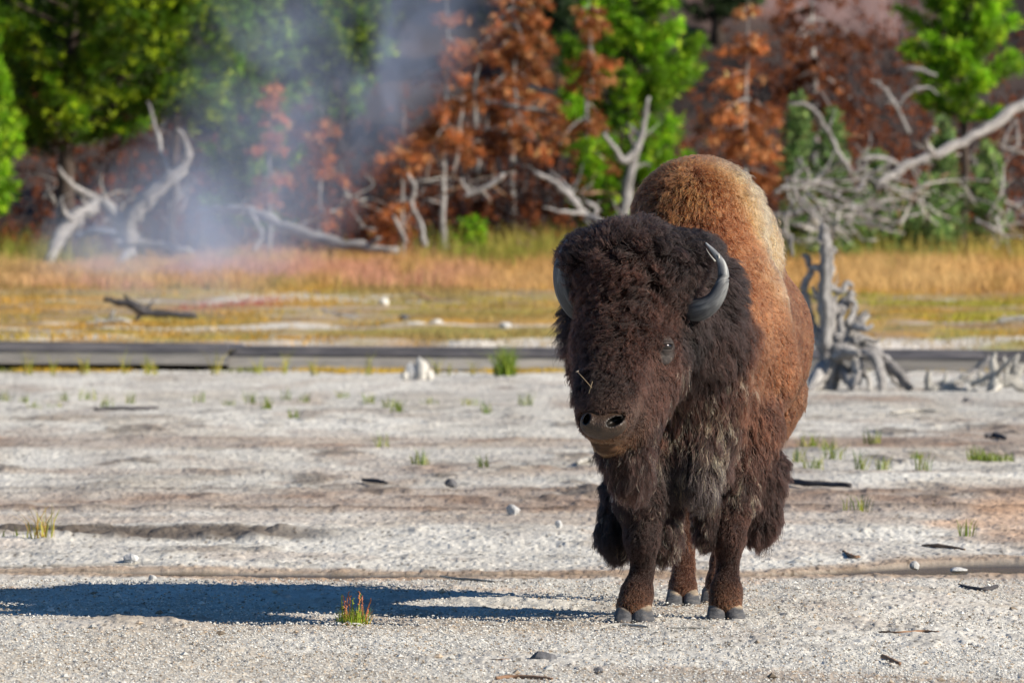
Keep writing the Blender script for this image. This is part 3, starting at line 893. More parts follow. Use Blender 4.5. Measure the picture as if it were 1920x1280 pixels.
    inn = np.minimum(np.minimum(ell(v, nr, (.034, .060, .0155), Mr), ell(v, nr + np.array([.030, 0, .014]), (.018, .05, .0085), np.array(Matrix.Rotation(math.radians(-38), 3, 'Y')))), ell(v, nl, (.011, .055, .020), np.array(Matrix.Rotation(math.radians(20), 3, 'Y'))))
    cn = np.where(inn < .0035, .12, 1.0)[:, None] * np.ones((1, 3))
    np_mesh('nose', v - base, [f], nm.m, root, True, {'col': ('FLOAT_COLOR', cn)})
    lipm = NT('lip_skin')
    lipm.base(lipm.ramp(lipm.noise(40, 4, .6, lipm.objco()), [(.3, (.025, .013, .007)), (.7, (.075, .036, .017))]), .7, .2)
    lc = B(1135, 828, -.672)
    v, f = grid_mesh(lambda P: smin(ell(P, lc, (.054, .075, .026)), ell(P, B(1138, 838, -.655), (.046, .06, .026)), .01), lc - .1, lc + .1, .005)
    np_mesh('lower_lip', v - base, [f], lipm.m, root, True)
    # ---- eyes: bare lid patch, lids, ball
    lidm = NT('eyelid_skin')
    lidm.base(lidm.ramp(lidm.noise(60, 5, .65, lidm.objco()), [(.32, (.014, .010, .009)), (.58, (.042, .033, .031)), (.74, (.13, .10, .075))]), .6, .35)
    lidm.bump(lidm.noise(110, 4, .6, lidm.objco((1, 1, 2))), .7, .006)
    eym = NT('eyeball'); eym.base((.006, .004, .003), .12, .5)
    eL = np.array([B(1085, 640, -.42)])[0]
    qq = np.linspace(B(1000, 640, -.42), B(1160, 640, -.42), 200)
    vv = eval_sdf(qq, BODY); eLp = qq[np.argmax(vv < 0)]
    for P0, N0 in ((eyeP, eyeN), (eLp, np.array([-.93, -.35, .05]))):
        N0 = N0 / np.linalg.norm(N0) + (np.array([0, -.55, 0]) if N0[0] > 0 else 0); N0 = N0 / np.linalg.norm(N0)
        ux = np.cross(np.array([0, 0, 1.0]), N0); ux /= np.linalg.norm(ux); uz = np.cross(N0, ux)
        R = np.stack([ux, N0, uz], 1)
        ec = P0 + N0 * .004
        def lid(P):
            a = ell(P, P0 - uz * .010 - N0 * .006, (.046, .014, .056), R)
            a = smin(a, ell(P, ec, (.030, .019, .023), R), .012)
            a = smin(a, ell(P, ec + uz * .0125, (.034, .024, .0085), R), .006)
            sl = ell(P, ec + N0 * .020 + uz * -.001, (.027, .026, .0112), R)
            return np.maximum(a, -sl)
        v, f = grid_mesh(lid, P0 - .09, P0 + .09, .0033)
        lo_ = np_mesh('eyelid', v - base, [f], lidm.m, root, True)
        v, f = grid_mesh(lambda P: ell(P, ec - N0 * .002, (.0275, .0190, .0210), R), ec - .04, ec + .04, .003)
        np_mesh('eye', v - base, [f], eym.m, root, True)
    # ---- hooves: two toes each
    hf = NT('hoof_horn')
    n = hf.noise(22, 5, .6, hf.objco((1, 1, 3)))
    hc = hf.mix(1.0, hf.attr('col').outputs['Color'], hf.ramp(n, [(.3, (.45, .45, .45)), (.52, (1, 1, 1)), (.72, (2.0, 1.8, 1.55))]), 'MULTIPLY')
    hf.base(hc, .62, .3); hf.bump(hf.noise(60, 6, .7, hf.objco((1, 1, 2.5))), .6, .01)
    for (px, py, dy, sc, tl, tr) in ((1187, 1169, -.10, 1.0, .92, 1.12), (1360, 1157, .10, .97, 1, 1), (1280, 1133, 1.2, .92, 1, 1), (1345, 1122, 1.42, .9, 1, 1)):
        c0 = B(px, py, dy); c0[2] = -0.006
        def hoof(P):
            out = None
            for sx, k in ((-1, tl), (1, tr)):
                a = c0 + np.array([sx * .039 * sc, -.062 * sc, .010]); b = c0 + np.array([sx * .032 * sc, .012, .050 * sc])
                v = cone(P, a, b, .037 * sc * k, .035 * sc * k)
                q_ = P - c0 - np.array([0, -.022 * sc, .066 * sc])
                v = -smin(-v, -(q_[:, 1] * -.60 + q_[:, 2] * .80 + .25 * np.abs(P[:, 0] - c0[0] - sx * .034 * sc) - .008), .006)
                v = np.maximum(v, -(P[:, 2] - c0[2] + .004))
                v = smin(v, cone(P, c0 + np.array([sx * .027 * sc, .05, .10]), c0 + np.array([sx * .03 * sc, .06, .085]), .014, .012), .004)
                out = v if out is None else np.minimum(out, v)
            return out
        v, f = grid_mesh(hoof, c0 - np.array([.12, .16, .03]), c0 + np.array([.12, .12, .15]), .006)
        hz = (v[:, 2] - c0[2]) / sc
        t1 = sstep(.050, .062, hz + .006 * np.sin(v[:, 0] * 90))[:, None]
        col = np.array([.080, .082, .090]) * (1 - t1) + np.array([.27, .22, .165]) * t1
        mud = sstep(.016, .004, hz)[:, None] * .7
        col = col * (1 - mud) + np.array([.30, .21, .13]) * mud
        np_mesh('hoof', v - base, [f], hf.m, root, True, {'col': ('FLOAT_COLOR', col)})
    # ---- tail, mostly hidden behind the rump
    mb = MB(); mb.tube(spline([B(1375, 520, 1.98), B(1378, 600, 2.05), B(1378, 720, 2.02), B(1376, 800, 2.0)], 14), np.array([.03, .028, .026, .024, .022, .02, .02, .022, .026, .032, .034, .03, .02, .008]), 9, D_, .2, 3)
    mb.build('tail', M_HIDE, root, True, base)
    return root
build_bison()

# ------------------------------------------------------------------ boardwalk behind the flat
def plank_mat(name, c1, c2, c3):
    m = NT(name)
    n = m.noise(1.0, 6, .65, m.objco((1.6, 9, 22)), .5)
    c = m.ramp(n, [(.3, c1), (.5, c2), (.72, c3)])
    c = m.mix(1.0, c, m.attr('col').outputs['Color'], 'MULTIPLY')
    m.base(c, .85, .25); m.bump(m.noise(1.0, 6, .7, m.objco((4, 20, 60))), .5, .01)
    return m.m
M_RIM = plank_mat('boardwalk_rim_timber', (.045, .047, .06), (.115, .112, .13), (.24, .225, .235))
M_FASCIA = plank_mat('boardwalk_fascia_timber', (.13, .125, .125), (.21, .20, .19), (.31, .285, .26))
def boardwalk(px0, px1, py0, py1, label, d=76.0, yoff=0.0):
    a = at(px0, py0, d); b = at(px1, py1, d)
    c0 = np.array([a[0], d, 0.0])
    t = empty('boardwalk', c0, label, 'boardwalk', 'boardwalk sections')
    ln = b[0] - a[0]; sl = (b[2] - a[2]) / ln; ang = -math.atan(sl)
    def put(name, mat, segs, y0, y1, ztop, zbot, seg=2.4, gap=.006):
        mb = MB(); x = 0.0
        k = 0; rb = np.random.default_rng(int(abs(px0)) + len(name))
        while x < ln - .01:
            e = min(ln, x + seg * segs * (.9 + .2 * ((k * 37) % 10) / 10))
            xm = (x + e) / 2
            v = rb.uniform(.65, 1.3)
            mb.box((xm, (y0 + y1) / 2, a[2] + sl * xm - (ztop + zbot) / 2 + rb.uniform(-.007, .007)), (e - x - (gap if k % 2 else .002), y1 - y0, zbot - ztop), 0, (v, v, v), .004, 0, ang)
            x = e; k += 1
        mb.build(name, mat, t, False)
    put('rim_board', M_RIM, 1.6, 0, .10, 0.0, .088)
    put('fascia_board', M_FASCIA, 2.0, .016, .07, .089, .215)
    put('back_board', M_FASCIA, 2.0, 1.40, 1.45, .02, .29)
    mb = MB(); x = 0.0; k = 0
    while x < ln:
        v = .75 + .4 * ((k * 29) % 13) / 13
        mb.box((x + .07, .80, a[2] + sl * x - .045), (.135, 1.38, .04), 0, (v, v, v), .003, 0, ang); x += .142; k += 1
    mb.build('deck_boards', M_RIM, t, False)
    for x in np.arange(.4, ln, 2.2):
        mb = MB(); mb.box((x, .7, a[2] + sl * x - .16), (.14, 1.1, .18), 0, (.55, .5, .5), .006); mb.build('crossbeam', M_DARKW, t, False)
boardwalk(-960, 428, 633, 644, 'left, slightly higher run of the low grey plank boardwalk', 75.9)
boardwalk(428, 2880, 649, 663, 'long run of low grey plank boardwalk passing behind the bison', 76.05)

# ------------------------------------------------------------------ foliage
def tufts(c, u, ln, wd, K, col, r, spread=.9, jit=.25):
    """needle clumps: K thin triangles fanning out of every centre"""
    n = len(c)
    ln = np.broadcast_to(ln, (n,))
    d = u[:, None, :] * (1 - spread * .5) + r.normal(0, spread * .6, (n, K, 3))
    d /= np.linalg.norm(d, axis=2, keepdims=True)
    s = np.cross(d, r.normal(0, 1, (n, K, 3))); s /= np.linalg.norm(s, axis=2, keepdims=True) + 1e-9
    l_ = (ln[:, None] * r.uniform(.6, 1.15, (n, K)))[..., None]
    b = c[:, None, :] + r.normal(0, .12, (n, K, 3)) * ln[:, None, None]
    p0 = b - s * wd * .35; p1 = b + s * wd * .35; m0 = b + d * l_ * .55 - s * wd * .5; m1 = b + d * l_ * .55 + s * wd * .5; p2 = b + d * l_
    V = np.stack([p0, p1, m1, m0, p2], 2).reshape(-1, 3)
    i = np.arange(n * K) * 5
    Q = np.stack([i, i + 1, i + 2, i + 3], 1); T = np.stack([i + 3, i + 2, i + 4], 1)
    C = np.repeat(col * (1 + jit * r.normal(0, 1, (n, 1))), K, 0) * r.uniform(.85, 1.15, (n * K, 1))
    return V, [Q, T], np.repeat(np.clip(C, .003, .9), 5, 0)

def tree(name, label, cat, px, d, h, cr, lo, cols, seed, group=None, live=True, dens=1.0, tl=.14, droop=0.0, whorl=.24, K=9, trunk_r=None, lean=0.0, base_z=None, top_taper=.6, bark=None):
    r = np.random.default_rng(seed)
    x = (px - 960) / FPX * d
    z0 = gzf(x, d) - .05
    t = empty(name, (x, d, z0), label, cat, group)
    tr = trunk_r or max(.03, h * .013)
    bark = bark or M_BARK
    mb = MB()
    zz = np.linspace(0, h, 14)
    bend = np.cumsum(r.normal(0, .025 * h / 6, (14, 2)), 0); bend -= bend[0]
    tp = np.stack([bend[:, 0] + lean * zz, bend[:, 1], zz], 1)
    mb.tube(tp, tr * (1 - .93 * zz / h) * (1 + .35 * np.exp(-zz / .15)), 9, (1, 1, 1), .12, seed)
    cs, us, cl = [], [], []
    z = lo
    c1, c2, c3 = [np.array(c) for c in cols]
    while z < h * .99:
        f = (z - lo) / (h - lo)
        if not live and r.random() < .22: z += whorl; continue
        prof = (1 - f) ** top_taper * (.55 + .45 * min(1, f / .18))
        nb = r.integers(4, 7)
        a0 = r.uniform(0, 6.28)
        o = np.array([np.interp(z, zz, tp[:, 0]), np.interp(z, zz, tp[:, 1]), z])
        for k in range(nb):
            if r.random() > (.9 * min(1, dens + .25) if live else .62): continue
            L = cr * prof * (r.uniform(.45, 1.18) if live else r.uniform(.25, 1.55)) + .1
            az = a0 + k * 6.283 / nb + r.normal(0, .25)
            e0 = (.15 + .65 * f + r.normal(0, .12)) if live else (-.1 - droop * .4 + .5 * f + r.normal(0, .2))
            m = 7
            pp = [o]
            for j in range(1, m):
                q = j / (m - 1)
                el = e0 + (.45 * q if live else -droop * 1.1 * q)
                az += r.normal(0, .06)
                pp.append(pp[-1] + L / (m - 1) * np.array([math.cos(az) * math.cos(el), math.sin(az) * math.cos(el), math.sin(el)]))
            pp = np.array(pp)
            mb.tube(pp, np.linspace(tr * .28 * (1 - .6 * f) + .004, .004, m), 5, (1, 1, 1), .1, int(seed + z * 100 + k), cap=False)
            nt = max(3, int(L * (30 if live else 42) * dens))
            q = r.uniform(.22 if live else .1, 1, nt) ** .8
            P = np.stack([np.interp(q * (m - 1), np.arange(m), pp[:, i]) for i in range(3)], 1)
            side = r.normal(0, 1, (nt, 3)); side[:, 2] *= .45
            if not live: side[:, 2] = -np.abs(side[:, 2]) * (.5 + droop)
            off = side * (.10 * L * (1.15 - q) + .05)[:, None]
            P = P + off
            out = pp[-1] - pp[0]; out = out / np.linalg.norm(out)
            U = out + off * 3 + np.array([0, 0, .55 if live else -.5 * droop])
            U /= np.linalg.norm(U, axis=1)[:, None]
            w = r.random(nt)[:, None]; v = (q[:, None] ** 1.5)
            cc = c1 * (1 - v) + c2 * v  # brighter toward limb tips; on the dark pines this paints shade and sun
            br = r.random()
            cc = np.where(w > .80, c3, cc) * (.55 + .9 * br)
            cs.append(P); us.append(U); cl.append(cc)
        z += whorl * r.uniform(.75, 1.25) * (1 - .3 * f)
    mb.build('trunk', bark, t)
    c = np.concatenate(cs); u = np.concatenate(us); cl = np.concatenate(cl)
    V, F, C = tufts(c, u, tl * r.uniform(.8, 1.2, len(c)), .010 + tl * .055, int(K * 1.5), cl, r)
    np_mesh('crown', V, F, M_LEAF if live else M_DEADLEAF, t, False, {'col': ('FLOAT_COLOR', C)})
    return t

GD = ((.012, .032, .004), (.10, .22, .006), (.34, .46, .015))      # pine in full needle, with crown shade and sunlit tips put into its tones
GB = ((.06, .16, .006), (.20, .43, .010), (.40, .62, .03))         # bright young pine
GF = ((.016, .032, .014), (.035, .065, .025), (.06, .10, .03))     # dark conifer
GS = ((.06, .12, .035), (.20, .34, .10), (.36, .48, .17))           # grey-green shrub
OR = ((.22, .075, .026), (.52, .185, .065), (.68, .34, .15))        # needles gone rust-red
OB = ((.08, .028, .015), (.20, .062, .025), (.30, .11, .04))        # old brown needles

tree('pine_tree', 'large dark green pine above the forked grey dead tree', 'tree', 120, 123, 7.8, 2.85, 2.0, GD, 11, dens=1.7, tl=.145, trunk_r=.17, K=8, top_taper=.45)
tree('pine_tree', 'dark green pine half merged with the large dark one, right of its trunk', 'tree', 318, 125.5, 7.6, 1.7, 2.3, GD, 18, dens=1.1, tl=.17, K=10, top_taper=.5)
tree('pine_tree', 'small bright green pine cut off by the frame left of the large dark pine', 'tree', -25, 118, 3.6, .75, .9, GB, 12, dens=1.2, tl=.14)
tree('pine_tree', 'slim green pine veiled by steam beside the large dark pine', 'tree', 455, 127, 6.0, 1.15, .6, ((.05, .11, .012), (.16, .30, .02), (.30, .42, .04)), 13, dens=.95, tl=.15)
tree('pine_tree', 'green pine half hidden in the middle of the steam', 'tree', 640, 137, 5.6, 1.25, 1.9, GD, 14, dens=.8, tl=.15)
tree('pine_tree', 'bright green pine rising directly behind the bison hump', 'tree', 1185, 130, 7.4, 1.45, .5, GB, 15, dens=1.05, tl=.15, top_taper=.4)
tree('pine_tree', 'bright green pine at the right above the leaning grey log', 'tree', 1800, 124, 6.6, 1.22, 2.35, GB, 16, dens=1.25, tl=.15)
tree('pine_tree', 'low green sapling beside the bright pine behind the bison', 'tree', 1110, 127.5, 1.9, .42, .3, GB, 17, dens=1.1, tl=.12)
for i, (px, d, h, cr, lab) in enumerate([(300, 146, 9.5, 1.6, 'dark conifer standing far back behind the large dark pine'), (560, 147, 9.0, 1.5, 'dark conifer far back, leftmost of those behind the steam'),
        (700, 150, 10, 1.6, 'dark conifer far back at the right edge of the steam'), (1010, 149, 9.5, 1.5, 'dark conifer far back behind the tallest rust red pine'),
        (1345, 152, 9.2, 1.5, 'dark conifer far back up the slope above the bison hump'), (60, 147, 9.5, 1.7, 'dark conifer far back at the left corner of the wood'), (1100, 143, 8, 1.2, 'dark conifer close behind the bright pine over the bison')]):
    tree('conifer_tree', lab, 'tree', px, d, h, cr, .5, GF, 40 + i, 'dark conifers far back in the wood', dens=.75, tl=.2, whorl=.3, K=9)
dead = [
 (830, 126, 4.6, .62, 1.0, OR, 'rust red dead pine at the right edge of the steam'),
 (960, 133, 6.3, 1.15, 2.2, OR, 'tallest rust red dead pine left of the bright green pine'),
 (1105, 129, 4.4, .65, 1.9, OR, 'small rust red dead pine touching the bright green pine'),
 (1392, 127, 4.3, .88, .9, OR, 'bushy orange dead pine just right of the bison hump'),
 (1530, 140, 5.6, 1.0, 1.4, OB, 'dull brown dead pine up the slope right of the orange one'),
 (755, 123, 2.6, .42, .5, OR, 'short rust red dead sapling above the bent snag'),
 (600, 124, 2.6, .5, .4, OR, 'short rust red dead sapling showing through the steam'),
 (505, 126, 3.0, .40, .9, OR, 'thin rust red dead sapling beside the steamy green pine'),
 (240, 128, 3.2, .45, .8, OR, 'rust red dead sapling seen under the large dark pine'),
 (905, 127, 3.0, .45, .5, OB, 'brown dead sapling under the tallest rust red pine'),
]
for i, (px, d, h, cr, lo, cols, lab) in enumerate(dead):
    tree('dead_pine', lab, 'dead tree', px, d, h, cr, lo, cols, 60 + i, 'dead pines with rust red needles', live=False, dens=.85, tl=.13, droop=.65, whorl=.25, K=8, bark=M_GREY)
for i, (px, d, h, cr, lab) in enumerate([(1560, 119, 2.4, .55, 'grey green leafy shrub above the tangle of grey branches'), (1765, 122, 2.3, .45, 'grey green leafy shrub under the bright pine on the right'),
        (1690, 121, 1.2, .34, 'low green shrub under the leaning grey log'), (1640, 123, 1.8, .35, 'slender green shrub between the two grey green ones'), (890, 121, .75, .22, 'small bright green bush behind the white stones in the grass'),
        (1500, 122, 2.6, .45, 'tall thin grey green shrub beside the orange dead pine'), (1850, 123, 1.9, .42, 'wide grey green shrub below the bright right-hand pine'), (1600, 120, 1.2, .3, 'low leafy shrub growing through the bleached tangle'), (1740, 121, 1.3, .34, 'leafy shrub against the near side of the leaning log')]):
    tree('shrub', lab, 'shrub', px, d, h, cr, .2, GS if i != 4 else GB, 80 + i, dens=.9, tl=.10, whorl=.13, K=7, trunk_r=.025, top_taper=.8)

# brush: low bare bushes that fill the dark under the trees
def brush(label, px, d, h, w, seed, cols=OB, leafy=.4):
    r = np.random.default_rng(seed)
    x = (px - 960) / FPX * d; z0 = gzf(x, d) - .03
    t = empty('brush', (x, d, z0), label, 'brush', 'bare brown brush under the trees')
    mb = MB(); cs = []
    for k in range(34):
        a = r.uniform(0, 6.28); L = h * r.uniform(.5, 1.15); sp = r.uniform(.1, .9)
        b = np.array([r.normal(0, w * .22), r.normal(0, w * .18), 0])
        pp = [b]
        el = 1.5 - sp
        for j in range(5):
            a += r.normal(0, .25); el += r.normal(-.05, .2)
            pp.append(pp[-1] + L / 5 * np.array([math.cos(a) * math.cos(el), math.sin(a) * math.cos(el), math.sin(el)]))
        pp = np.array(pp); v = r.uniform(.5, 1.5)
        mb.tube(pp, np.linspace(.014, .004, 6), 4, (v, v * .9, v * .85), .1, seed + k, cap=False)
        if r.random() < leafy:
            for q in pp[2:]: cs += [q + r.normal(0, .07, 3) for _ in range(5)]
    mb.build('stems', M_DARKW, t)
    if cs:
        c = np.array(cs); u = np.tile([0, 0, 1.0], (len(c), 1))
        V, F, C = tufts(c, u, .11, .02, 6, np.array(cols[1]) * r.uniform(.6, 1.4, (len(c), 1)), r)
        np_mesh('leaves', V, F, M_DEADLEAF, t, False, {'col': ('FLOAT_COLOR', C)})
for i, (px, d, h, w) in enumerate([(30, 126, 1.5, 1.4), (190, 130, 1.6, 1.4), (330, 130, 1.7, 1.4), (420, 128, 1.4, 1.2), (540, 130, 1.6, 1.4), (660, 128, 1.5, 1.4), (700, 124, 1.0, 1.0), (810, 129, 1.7, 1.4), (880, 127, 1.2, 1.3), (970, 128, 1.7, 1.5), (1050, 126, 1.2, 1.2), (1010, 131, 2.3, 1.4), (1130, 133, 2.2, 1.4), (1290, 131, 1.9, 1.3), (1450, 129, 1.7, 1.4), (1530, 127, 1.4, 1.4), (1600, 131, 2.0, 1.4), (1690, 129, 1.8, 1.4), (1860, 128, 1.8, 1.5), (1940, 124, 1.4, 1.2), (760, 133, 2.0, 1.3), (620, 134, 2.4, 1.5), (460, 134, 2.4, 1.5), (1390, 133, 2.2, 1.4), (1750, 133, 2.6, 1.4), (1900, 134, 2.6, 1.4),
  (740, 138, 2.4, 1.8), (860, 140, 2.6, 1.8), (1010, 138, 2.5, 1.8), (1110, 141, 2.6, 1.8), (1300, 138, 2.5, 1.8), (1420, 142, 2.4, 1.8), (1500, 136, 2.4, 1.8), (1580, 141, 2.4, 1.8), (1660, 138, 2.6, 1.8), (1740, 143, 2.4, 1.8), (1840, 140, 2.6, 1.8), (1930, 142, 2.6, 1.8), (1620, 147, 2.2, 1.9), (1480, 148, 2.2, 1.9), (1700, 150, 2.0, 1.8), (560, 139, 2.6, 1.8), (420, 140, 2.6, 1.8), (220, 138, 2.6, 1.8), (80, 136, 2.6, 1.8)]):
    brush('bare brown brush growing under the trees at the edge of the wood', px, d, h, w, 300 + i)

# ------------------------------------------------------------------ dead wood
def deadwood(name, label, cat, d, branches, mat=None, seed=1, group=None, n=9, rough=.14):
    """branches: list of rows (px, py, radius px[, depth offset m]); every row list is one limb of the same piece"""
    mat = mat or M_GREY
    if d is None:
        low = max((q for b in branches for q in b), key=lambda q: q[1] + q[2] * .6)
        d = gpt(low[0], low[1] + low[2] * .6)[1]
    k = FPX / d
    p0 = branches[0][0]
    org = at(p0[0], p0[1], d); 
    t = bpy.data.objects.new(name, None)
    mb = MB()
    for i, b in enumerate(branches):
        rows = np.array([(*at(q[0], q[1], d + (q[3] if len(q) > 3 else 0)), q[2] / k) for q in b])
        m = max(6, len(b) * 4); thin = .8 if d > 100 else (.94 if name == 'tree_stump' else .72)
        sp = spline(rows, m)
        r = np.random.default_rng(seed * 31 + i)
        gap_ = np.linalg.norm(np.diff(sp[:, :3], axis=0), axis=1).mean()
        wob = r.normal(0, 1, (m, 3)) * np.minimum(sp[:, 3:4] * .26, gap_ * .13); wob[0] = 0; sp[:, 3] *= r.uniform(.82, 1.15, m)
        v = r.uniform(.85, 1.12)
        ln_ = np.linalg.norm(np.diff(sp[:, :3], axis=0), axis=1).sum()
        for q in range(int(min(7, 1 + ln_ * (2.2 if d > 100 else 5)))):
            j = r.integers(1, m - 1); dv = sp[min(j + 1, m - 1), :3] - sp[j - 1, :3]; dv /= np.linalg.norm(dv) + 1e-9
            sd_ = np.cross(dv, r.normal(0, 1, 3)); sd_ /= np.linalg.norm(sd_) + 1e-9
            L_ = min(.45, ln_ * .3) * r.uniform(.25, 1.0); o_ = sp[j, :3]; k1 = o_ + (sd_ * .75 + dv * .5 + r.normal(0, .15, 3)) * L_ * .5; k2 = k1 + (sd_ * .6 + dv * .6 + r.normal(0, .35, 3)) * L_ * .5
            rr = max(.004, sp[j, 3] * thin * r.uniform(.22, .45)); mb.tube([o_, k1, k2], [rr, rr * .7, rr * .15], 5, (v, v, v), .1, seed + q)
        mb.tube(sp[:, :3] + wob, np.maximum(sp[:, 3] * thin, .003), n, (v, v, v), rough, seed * 7 + i)
    o = mb.build(name, mat, None, True, org)
    bpy.data.objects.remove(t)
    o.location = Vector([float(v) for v in org])
    return tag(o, label, cat, group)

deadwood('dead_tree', 'forked silver grey dead tree with one thick curving limb, under the large dark pine', 'dead tree', 120, [
    [(243, 462, 26), (238, 430, 22), (258, 393, 22), (300, 350, 20), (338, 318, 15), (352, 290, 11), (344, 262, 8), (332, 244, 5)],
    [(232, 430, 18), (205, 390, 15, .2), (172, 372, 12, .2), (140, 352, 8, .1), (108, 314, 4)],
    [(318, 335, 8), (300, 270, 6, .3), (285, 215, 4, .5), (278, 190, 2, .6)],
    [(236, 440, 16), (255, 455, 14), (310, 462, 10, -.2), (360, 470, 5, -.2)],
    [(250, 470, 14), (225, 490, 10, -.4), (205, 512, 6, -.5)]], seed=3, rough=.2)
deadwood('fallen_log', 'thick pale broken trunk leaning on the forked dead tree', 'log', 119, [
    [(182, 388, 17, .4), (150, 402, 18, .2), (122, 432, 17), (98, 476, 13, -.3), (78, 522, 7, -.6)], [(140, 415, 7), (120, 395, 5, -.1), (115, 370, 2, -.1)]], seed=4, rough=.18)
deadwood('fallen_log', 'dark blue grey limb lying between the trunks under the large pine', 'log', 121, [
    [(140, 440, 8), (190, 432, 9), (240, 444, 8), (300, 462, 6)]], M_BLUEW, 5)
deadwood('fallen_log', 'long pale arched log lying in the steam', 'log', 118.5, [
    [(360, 396, 5, 1.5), (420, 392, 9, 1.0), (470, 396, 12, .6), (530, 424, 13, .3), (600, 446, 13), (670, 463, 12, -.3), (745, 471, 8, -.5)],
    [(470, 398, 6), (490, 440, 5, -.3), (475, 470, 4, -.4)], [(690, 465, 8, -.3), (705, 450, 6, -.5), (712, 446, 3, -.5)]], seed=6)
deadwood('fallen_log', 'small pale log end lying past the long arched log', 'log', None, [[(840, 476, 6), (880, 474, 8), (905, 462, 6), (914, 452, 3)]], seed=7)
deadwood('dead_snag', 'thin grey snag with a bent top standing at the edge of the grass', 'dead tree', 117, [
    [(797, 462, 7), (788, 420, 6), (772, 380, 5), (778, 352, 6), (764, 326, 3)], [(772, 378, 4), (760, 372, 2), (752, 368, 1.2)]], seed=8)
deadwood('dead_snag', 'short leaning snag left of the bent thin one', 'dead tree', 118, [[(762, 455, 5), (748, 425, 5), (738, 405, 3)], [(748, 425, 3), (770, 400, 2), (782, 394, 1.5)]], seed=9)
deadwood('fallen_branch', 'grey branch with three prongs leaning left of the bison', 'branch', 119, [
    [(1128, 418, 8, -.3), (1098, 400, 8), (1072, 372, 9), (1040, 344, 7), (1000, 322, 4)], [(1072, 372, 6), (1055, 340, 4, .2), (1030, 322, 2, .3)], [(1100, 402, 6), (1060, 398, 4, -.2), (1018, 388, 2, -.3)], [(1112, 410, 5), (1118, 390, 5), (1098, 378, 4)]], seed=10)
deadwood('dead_snag', 'tall forked grey snag standing in front of the bright pine', 'dead tree', 124, [
    [(1158, 460, 15), (1172, 380, 14), (1186, 310, 11), (1198, 265, 10), (1210, 220, 6), (1217, 182, 4)],
    [(1192, 282, 7), (1170, 302, 9, -.1), (1152, 276, 6, -.2), (1132, 250, 4, -.3)], [(1200, 262, 5), (1186, 240, 3, .2), (1175, 232, 2, .3)], [(1180, 320, 4), (1206, 308, 3, .2), (1220, 310, 1.5, .3)]], seed=11)
deadwood('fallen_branch', 'pale bare branch hanging among the tallest rust red pine', 'branch', 130, [[(1052, 222, 3), (1010, 206, 4), (960, 198, 5), (905, 188, 3)], [(960, 198, 3), (975, 216, 2), (985, 225, 1.5)]], seed=12)
deadwood('fallen_branch', 'thick pale stub of branch right of the tallest rust red pine', 'branch', 130.5, [[(992, 164, 5), (1030, 172, 6), (1056, 178, 4)]], M_PALE, 13)
deadwood('dead_snag', 'two grey stems standing close together behind the rust red pine', 'dead tree', 128, [[(898, 340, 5), (893, 250, 5), (890, 170, 4), (898, 120, 2)], [(850, 330, 4), (862, 240, 4), (868, 180, 3)]], seed=14)
deadwood('fallen_branch', 'pale twisted branch lying low behind the grass left of the bison', 'branch', 121, [[(870, 368, 5), (900, 356, 6), (930, 340, 6), (945, 325, 4)], [(880, 362, 4), (868, 345, 4), (866, 335, 3)]], seed=15)
deadwood('fallen_log', 'great grey log leaning down from the right edge of the wood', 'log', 119.5, [
    [(1640, 352, 10, -.6), (1690, 318, 10, -.3), (1745, 292, 11.5), (1800, 268, 11, .3), (1850, 240, 13, .6), (1930, 188, 15, 1.2), (2010, 140, 15, 1.6)],
    [(1750, 290, 7), (1735, 262, 6, -.2), (1752, 246, 5, -.3), (1745, 240, 3, -.3)], [(1690, 318, 6), (1672, 302, 6, -.2), (1640, 296, 8, -.3), (1610, 300, 5, -.4)]], seed=16, rough=.2)
deadwood('dead_snag', 'grey snag arched over like a hook right of the orange dead pine', 'dead tree', 118, [
    [(1596, 325, 6), (1575, 290, 6), (1552, 245, 5), (1528, 208, 5), (1505, 196, 5), (1480, 195, 3)], [(1552, 245, 3), (1560, 225, 2), (1566, 205, 1)]], seed=17)
deadwood('fallen_branch', 'grey branch rising toward the right-hand bright pine', 'branch', 122, [[(1705, 250, 4), (1680, 200, 5), (1655, 165, 5), (1632, 150, 3)], [(1680, 200, 3), (1710, 170, 4), (1740, 165, 3), (1760, 178, 2)]], seed=18)
deadwood('fallen_branch', 'pale bare branch crossing in front of the right-hand bright pine', 'branch', 122.5, [[(1700, 128, 5), (1725, 132, 6), (1756, 142, 3)]], seed=19)
deadwood('fallen_branch', 'loop of bare pale branch near the right end of the leaning log', 'branch', 118, [[(1880, 280, 3), (1888, 250, 3), (1904, 222, 3), (1908, 250, 3.5), (1906, 276, 4), (1884, 282, 3)]], seed=20)
deadwood('fallen_log', 'dark blue grey log lying flat along the grass at the right', 'log', 131, [[(1640, 424, 9), (1740, 416, 10), (1850, 410, 12), (1990, 402, 13)], [(1760, 414, 5), (1772, 400, 4), (1778, 392, 2)]], M_BLUEW, 21)
deadwood('fallen_log', 'upper of two dark logs lying flat at the right', 'log', 133, [[(1650, 392, 8), (1740, 388, 9), (1830, 380, 9), (1990, 372, 10)]], M_BLUEW, 22)
deadwood('fallen_branch', 'curved pale stub lying in the orange grass at the right', 'branch', None, [[(1812, 468, 4), (1822, 452, 6), (1834, 446, 7), (1850, 452, 5), (1862, 458, 3)]], M_PALE, 23)
